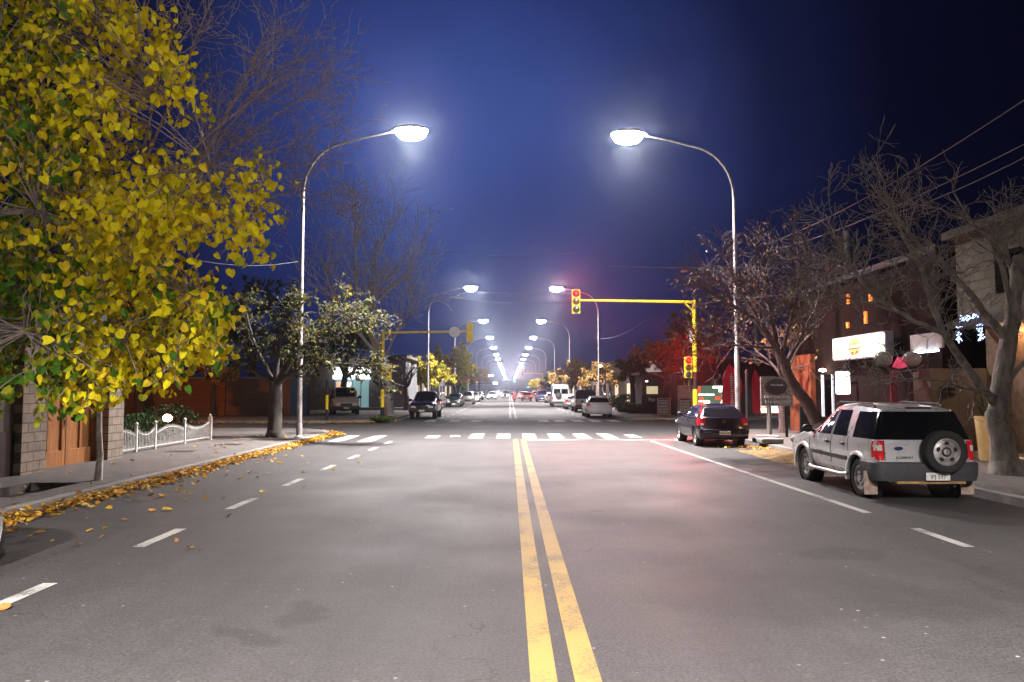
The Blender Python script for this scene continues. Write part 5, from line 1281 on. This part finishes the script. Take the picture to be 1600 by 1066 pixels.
pm_ = MB(); pm_.box(-.25, .25, -.05, .05, 1.72, 2.52); pm_.build('sign_face', M['white_e'], ps, bevel=.07, seg=4); bx('bracket', M['darkmetal'], ps, .25, .48, -.03, .03, 2.05, 2.15)
dl = bld('park_lamp', 'dark red post lamp with two unlit grey globes behind the silver car', 'lamp post', (10.5, 21.0, ZP))
p = MB(); p.lathe([(.13, 0), (.12, .3), (.09, .35), (.085, 2.2), (.12, 2.24), (.05, 2.3)], 16); p.build('post', mat('wine_enamel', (.16, .012, .03), .4, var=.2, emit=(.3, 0, .03), es=.03), dl, smooth=40)
p = MB(); p.tube([(-.45, 0, 2.38), (0, 0, 2.28), (.45, 0, 2.38)], .04, 8); p.box(-.62, .62, -.07, .07, 2.22, 2.30); p.build('crossbar', M['black'], dl)
for x in (-.26, .52):
    p = MB(); p.ellipsoid((x, 0, 2.58), (.24, .24, .22), 20, 12); p.build('globe', mat('grey_globe', (.34, .32, .31), .35, var=.15), dl, smooth=60)
p = MB(); p.lathe([(.05, 2.62), (.16, 2.42), (.18, 2.36), (.05, 2.32)], 14, 'Z', (.11, -.14, 0)); p.build('pink_shade', mat('pink_shade', (.8, .08, .16), .5, emit=(1, .08, .2), es=.45), dl, smooth=60)
tb = bld('tube_lamp', 'bright white fluorescent tube lamp below a pale board on the right facade', 'tube lamp', (11.95, 22.1, 0))
p = MB(); p.tube([(0, .55, 2.98), (0, -.75, 2.98)], .035, 10); p.build('tube', mat('tube_glow', (1, 1, 1), .3, var=0, emit=(.75, .85, 1), es=14), tb); bx('board', mat('pale_board', (.34, .33, .32), .7), tb, .04, .1, -.9, .8, 3.05, 3.5); bx('bracket', M['darkmetal'], tb, .04, .2, -.1, .1, 2.94, 3.05)
br_ = bld('black_menu_stand', 'black slatted panel stand in front of the orange building', 'panel stand', (11.05, 28.6, ZP)); bx('panel', M['black'], br_, -.28, .30, -.05, .05, .12, 1.12, bevel=.02)
for x in (-.25, .27): bx('leg', M['black'], br_, x - .03, x + .03, -.2, .2, 0, .12)
for i in range(6): bx('slat', M['darkmetal'], br_, -.24, .26, -.065, -.05, .22 + .14 * i, .29 + .14 * i)
# board on posts
nb = bld('shop_board', 'carved board with a dark oval emblem standing on two posts at the right kerb', 'shop sign', (9.82, 28.3, ZP))
for x, m_, r in ((-.28, M['palebark'], .085), (.36, M['black'], .05)):
    p = MB(); p.tube([(x, 0, 0), (x, 0, 1.5)], r, 10); p.build('post', m_, nb)
bo = bx('panel', mat('weathered_board', (.23, .20, .19), .85, var=.6, scale=14, bump=.5), nb, -.58, .60, -.05, .03, 1.14, 2.22)
p = MB(); p.T = Matrix.Translation((-.02, -.055, 1.86)) @ Matrix.Rotation(R(90), 4, 'X'); p.T = p.T @ Matrix.Diagonal((.42, .31, 1, 1)); p.lathe([(1, -.01), (1, .03), (.86, .04), (.84, .02), (0, .02)], 28); p.build('oval_emblem', mat('oval_dark', (.02, .016, .02), .4, var=.2), bo, smooth=30)
rng = random.Random(3); p = MB()
for (z, hgt, wd) in ((1.88, .07, .44), (1.43, .09, .9), (1.24, .12, .86)):
    x = -wd / 2
    while x < wd / 2: q = rng.uniform(.03, .09); p.box(x, x + q, -.085, -.0795 if z > 1.6 else -.051, z, z + hgt * rng.uniform(.6, 1)); x += q + .022
p.build('board_lettering', mat('grey_letter', (.42, .38, .40), .7), bo)
def plain_post(loc, H, label, m_, r=.045):
    p = MB(); p.tube([(0, 0, -.05), (0, 0, H)], r, 10); p.ellipsoid((0, 0, H), (r, r, r * .6), 10, 4, 0, 1); q = p.build('steel_post', m_, smooth=40); q.location = loc; return tag(q, label, 'post')
plain_post((9.45, 30.6, ZP), 2.5, 'thin dark steel post right of the lettered red flag', M['black'], .06)

b2 = bld('concrete_building', 'two storey building with bare concrete upper floor at the right edge')
CON = block_mat('concrete_block', (.12, .105, .075), (.095, .085, .062), (.045, .04, .03), .45, .22, .9, .5, 'YZ')
up = MB(); up.box(11.8, 22, 6, 17.3, 3.7, 5.85); up.box(11.8, 22, 18.5, 20.1, 3.7, 5.85); up.box(11.8, 22, 17.3, 18.5, 5.2, 5.85); up.box(11.8, 22, 17.3, 18.5, 3.7, 4.2); up.box(12.3, 22, 17.3, 18.5, 4.2, 5.2); up.build('upper_wall', CON, b2)
bx('window', M['glass'], b2, 12.2, 12.29, 17.32, 18.48, 4.22, 5.18); bx('roof', mat('dark_coping', (.09, .08, .07), .9), b2, 11.55, 22.1, 5.9, 20.3, 5.85, 6.05)
bx('ground_wall', mat('brown_render', (.20, .13, .085), .85, var=.3), b2, 12.7, 22, 6, 20.4, 0, 3.7)
bx('side_pier', mat('beige_render', (.15, .125, .105), .85, var=.2, scale=2, bump=.3), b2, 11.2, 12.7, 20.4, 21.3, 0, 2.45, bevel=.01)
for x, z in ((11.50, 1.66), (11.72, 1.72)): bx('meter_box', M['black'], b2, x - .07, x + .07, 20.33, 20.4, z, z + (.3 if x < 11.6 else .42))
bx('slab', mat('soffit', (.05, .04, .04), .9), b2, 11.7, 12.7, 14, 20.38, 3.5, 3.7)
gt = MB(); 
for i in range(26): gt.box(12.58, 12.64, 14.6 + .1 * i, 14.66 + .1 * i, ZP, 2.6)
gt.box(12.64, 12.68, 14.5, 17.3, ZP, 2.7)
for z in (1.0, 1.25, 2.0): gt.box(12.55, 12.58, 14.5, 17.3, z, z + .04)
gt.build('slat_door', mat('amber_wood', (.38, .17, .06), .6, var=.25, scale=4), b2)
bx('step', mat('pale_step', (.45, .36, .26), .8), b2, 11.9, 12.7, 16.5, 20.0, ZP, .30, bevel=.01)
for y, e in ((18.9, 40), (17.0, 60)):
    q = MB(); q.ellipsoid((12.45, y, 3.38), (.09, .09, .07), 12, 8); q.build('ceiling_lamp', mat('ceiling_lamp_glow', (1, .8, .5), .3, var=0, emit=(1, .58, .26), es=110), b2)
pl = thing('planter', (11.75, 19.0, .15), 'tall tapering cream planter with a spiky plant, glowing warm at the right doorway', 'planter')
p = MB(); p.lathe([(.16, 0), (.17, .05), (.24, 1.02), (.25, 1.08), (.22, 1.08), (.21, .98), (0, .98)], 20); p.build('pot', mat('cream_pot', (.66, .48, .26), .6, var=.1, emit=(1, .55, .2), es=.16), pl, smooth=40)  # warm light on the pot is put into its material as emission
rng = random.Random(5); p = MB()
for i in range(26):
    a = rng.uniform(0, 6.28); e = rng.uniform(.15, .5); z = rng.uniform(.3, .75); s = Vector((-math.sin(a), math.cos(a), 0)) * .02
    A0, A1, A2 = Vector((0, 0, 1.0)), Vector((math.cos(a) * e * .5, math.sin(a) * e * .5, 1 + z * .7)), Vector((math.cos(a) * e, math.sin(a) * e, 1 + z)); p.face([A0 - s, A0 + s, A1 + s, A1 - s]); p.face([A1 - s, A1 + s, A2])
p.build('leaves', LB[1], pl, fix=False)
ga = thing('light_garland', (11.66, 19.35, 3.1), 'arch of small blue white fairy lights under the concrete upper floor', 'light garland'); rng = random.Random(9); 
wr_ = MB(); wr_.tube([(0, .48, 0), (0, .46, .35), (0, .3, .58), (0, 0, .66), (0, -.3, .58), (0, -.46, .35), (0, -.48, 0)], .012, 6); wr_.build('wire', M['black'], ga)
p = MB()
for i in range(120):
    t = rng.random(); y, z = ((.46 * (1 if rng.random() < .5 else -1) + rng.gauss(0, .05), rng.uniform(0, .42)) if t < .6 else (rng.uniform(-.34, .34), .60 + rng.gauss(0, .035)))
    p.ellipsoid((rng.gauss(-.03, .03), y, z), (.018, .018, .014), 6, 4)
p.build('bulbs', mat('fairy_glow', (.6, .7, 1), .4, var=0, emit=(.38, .55, 1), es=5), ga)['kind'] = 'stuff'
bm2 = bx('support', M['darkmetal'], ga, .02, .08, -.5, .5, .66, .70)

# utility poles and cables
def upole(loc, H, label):
    o = thing('utility_pole', loc, label, 'utility pole'); p = MB(); p.tube([(0, 0, -.1), (0, 0, H)], [.19, .12], 12); p.build('pole', mat('pole_concrete', (.25, .24, .23), .85, var=.25), o, smooth=40)
    p = MB(); p.box(-.9, .9, -.05, .05, H - .9, H - .8)
    for x in (-.8, -.4, .4, .8): p.tube([(x, 0, H - .8), (x, 0, H - .62)], .04, 6)
    p.build('crossarm', M['darkmetal'], o)
upole((14.6, 45.4 - 12.5, ZP), 8.6, 'concrete utility pole rising behind the leaning tree with crossarm on top'); upole((16.2, 50.2, ZP), 10.6, 'thinner looking utility pole beyond the food kiosk')
def cable(a, b, sag, label, r=.012, n=20):
    a, b = Vector(a), Vector(b); m_ = MB(); m_.tube([a.lerp(b, i / n) - Vector((0, 0, sag * 4 * (i / n) * (1 - i / n))) for i in range(n + 1)], r, 4); tag(m_.build('overhead_cable', mat('cable', (.16, .16, .18), .6, var=.2)), label, 'cable', 'overhead cables')
cable(A(1640, 130, 14), A(1185, 385, 33), .35, 'uppermost overhead cable slanting across the dark sky on the right')
cable(A(1640, 205, 14), A(1190, 395, 33), .3, 'middle overhead cable slanting down to the right utility pole'); cable(A(1640, 225, 14), A(1395, 335, 20.5), .1, 'lowest overhead cable slanting down into the bare tree')
cable(A(948, 416, 42), A(1185, 418, 34), .05, 'straight level cable running left from the right utility pole', .022)
cable(A(640, 435, 60), A(900, 458, 60), .5, 'upper overhead cable crossing the avenue behind the second lamps'); cable(A(640, 452, 66), A(905, 470, 66), .6, 'lower overhead cable crossing the avenue behind the second lamps')
cable(A(930, 528, 76), A(1020, 490, 60), .7, 'sagging cable between the second right lamp and the dark trees'); cable(A(470, 390, 28), A(590, 500, 60), .2, 'overhead cable running down behind the left corner tree')
cable(A(470, 425, 28), A(575, 520, 62), .2, 'lower overhead cable running down behind the left corner tree'); cable(A(300, 405, 26), A(470, 408, 28), .2, 'nearly level cable left of the nearest left lamp post')
cable(A(560, 385, 80), A(900, 395, 80), .6, 'highest faint cable crossing the avenue')

# low buildings further along both sides
def low(name, x0, x1, y0, y1, H, col, label, side, lit):
    o = bld(name, label); c = mat('render_%d_%d' % (int(abs(x0)), int(y0)), col, .9, var=.25, scale=1, bump=.3)
    bx('wall', c, o, x0, x1, y0, y1, 0, H); bx('roof', mat('roof_slab', (.16, .14, .13), .9), o, x0 - .2, x1 + .2, y0 - .2, y1 + .2, H, H + .2)
    xf = x1 if side < 0 else x0; e = .05 * (1 if side < 0 else -1); n = max(2, int((y1 - y0) / 5))
    for i in range(n):
        yc = y0 + (i + .5) * (y1 - y0) / n; gl_ = mat('shopwin_warm', (.4, .3, .2), .4, emit=(1, .78, .5), es=.8) if i in lit else M['glass']
        bx('window', gl_, o, min(xf, xf + e), max(xf, xf + e), yc - 1.2, yc + 1.2, .6, 2.5); bx('window_sill', M['concrete'], o, min(xf, xf + 3 * e), max(xf, xf + 3 * e), yc - 1.3, yc + 1.3, .5, .6)
for a in ((-22, -12.4, 76, 96, 4.4, (.22, .2, .18), 'low grey house with shop windows behind the left yellow trees', -1, (1,)), (-22, -12.2, 98, 124, 5.2, (.2, .16, .13), 'brown low building with lit shop windows farther along the left side', -1, (0, 2)), (-24, -12.5, 127, 170, 6, (.18, .17, .17), 'long grey building far along the left side', -1, (1, 4, 6)),
          (12.6, 24, 60, 84, 4.2, (.16, .13, .12), 'dark low house behind the parked van on the right', 1, (3,)), (12.4, 24, 86, 120, 5, (.22, .17, .13), 'tan low building behind the straw coloured trees', 1, (0, 3)), (12.6, 25, 123, 175, 5.6, (.18, .16, .15), 'long brown building far along the right side', 1, (2, 5))): low('low_building', *a)
# hanging shop signs and lamps down the left side, an orange lamp on the right
def box_sign(loc, w_, h_, label, em, es_):
    o = thing('box_sign', loc, label, 'sign'); bx('case', M['darkmetal'], o, -w_ / 2 - .04, w_ / 2 + .04, .0, .2, -h_ / 2 - .04, h_ / 2 + .04); bx('sign_face', mat('signglow_%d' % int(es_ * 10 + em[1] * 100), (1, 1, 1), .5, var=0, emit=em, es=es_), o, -w_ / 2, w_ / 2, -.02, 0, -h_ / 2, h_ / 2)
    bx('bracket', M['darkmetal'], o, -w_ / 2 - 8, -w_ / 2 - .04, .08, .14, -.05, .05) if loc[0] < 0 else None
box_sign(A(767, 587, 150) , 1.0, .35, 'small white lit sign hanging over the left pavement, upper one', (1, .97, .92), 3); box_sign(A(774, 599, 160), 1.0, .5, 'small white lit sign hanging over the left pavement, lower one', (1, .95, .86), 2.2)
wl_ = thing('wall_lantern', A(938, 572, 62), 'small amber lamp on a short pole above the white hatchback', 'lantern'); p = MB(); p.ellipsoid((0, 0, 0), (.17, .17, .1), 12, 8); p.build('globe', M['warm_e'], wl_); p = MB(); p.tube([(0, .1, -.06), (.4, .15, -.4), (.5, .15, -3.5)], .035, 6); p.build('pole', M['darkmetal'], wl_)

# car at the left edge, and the motorcyclist far ahead
far = hatchback((-6.24, 8.35, 0), 'white car parked at the left edge, only its rear corner in view', MATS['paint_white'], math.pi, 4.3, 1.72, 1.55, belt=1.08, rake=.35)
def motorcycle():
    o = thing('motorcycle', (.75, 112, 0), 'small motorcycle with glowing red tail light ridden down the avenue', 'motorcycle')
    for y in (0, 1.25):
        w = MB(); w.lathe([(.22, -.05), (.29, -.05), (.31, 0), (.29, .05), (.22, .05)], 20, 'X', (0, y, .31), cap=False); ob = w.build('wheel', M['rubber'], o, smooth=40); w = MB(); w.lathe([(.22, -.03), (.22, .03), (0, .04)], 16, 'X', (0, y, .31)); w.build('rim', M['alloy'], ob)
    b = MB(); b.tube([(0, -.15, .72), (0, .5, .68), (0, .9, .82), (0, 1.05, .95)], [.10, .13, .14, .07], 10); b.tube([(0, 1.25, .31), (0, 1.0, .98)], .035, 8); b.tube([(0, 0, .31), (0, .55, .45)], .05, 8); b.ellipsoid((0, .6, .42), (.16, .24, .18), 12, 8); b.build('frame', rd, o, smooth=60)
    b = MB(); b.tube([(-.35, .95, 1.05), (0, 1.03, 1.0), (.35, .95, 1.05)], .018, 6); b.build('handlebar', M['chrome'], o)
    b = MB(); b.ellipsoid((0, -.2, .66), (.09, .05, .06), 12, 8); b.build('tail_light', M['tail_e'], o)
motorcycle()
def rider():
    o = thing('person', (.75, 112.25, .78), 'motorcycle rider in a dark red jacket and helmet, seen from behind', 'person')
    J = [((0, .05, 0), .15), ((0, .08, .25), .15), ((0, .14, .46), .17), ((0, .18, .58), .07), ((.2, .15, .47), .075), ((.27, .35, .25), .055), ((.3, .62, .27), .042), ((-.2, .15, .47), .075), ((-.27, .35, .25), .055), ((-.3, .62, .27), .042),
         ((.13, .06, -.02), .11), ((.2, .45, -.05), .085), ((.18, .3, -.42), .055), ((.18, .42, -.46), .05), ((-.13, .06, -.02), .11), ((-.2, .45, -.05), .085), ((-.18, .3, -.42), .055), ((-.18, .42, -.46), .05)]
    E = [(0, 1), (1, 2), (2, 3), (2, 4), (4, 5), (5, 6), (2, 7), (7, 8), (8, 9), (0, 10), (10, 11), (11, 12), (12, 13), (0, 14), (14, 15), (15, 16), (16, 17)]
    me = bpy.data.meshes.new('body'); me.from_pydata([j[0] for j in J], E, []); b = bpy.data.objects.new('body', me); COL.objects.link(b); b.parent = o; me.materials.append(mat('red_jacket', (.22, .02, .03), .7))
    sk = b.modifiers.new('skin', 'SKIN')
    for v, j in zip(me.skin_vertices[0].data, J): v.radius = (j[1], j[1])
    me.skin_vertices[0].data[0].use_root = True; b.modifiers.new('sub', 'SUBSURF').levels = 1
    h = MB(); h.ellipsoid((0, .2, .75), (.13, .15, .15), 16, 10); h.build('helmet', paint('helmet', (.05, .05, .055)), o, smooth=60)
rider()

# ================================================================== ADDED HAZE, NO REAL MIST: MAKES THE GLOW ROUND THE LAMPS
hz = MB(); hz.box(-80, 80, -60, 1650, -1.0, 16)
hm_ = bpy.data.materials.new('halo_air'); hm_.use_nodes = True; ht_ = hm_.node_tree; ht_.nodes.remove(ht_.nodes['Principled BSDF'])
pv = ht_.nodes.new('ShaderNodeVolumePrincipled'); pv.inputs['Density'].default_value = HALO_HAZE; pv.inputs['Color'].default_value = (.75, .83, 1, 1); pv.inputs['Anisotropy'].default_value = .94
ht_.links.new(pv.outputs[0], ht_.nodes['Material Output'].inputs['Volume'])
if HALO_HAZE: tag(hz.build('halo_haze', hm_), kind='stuff')
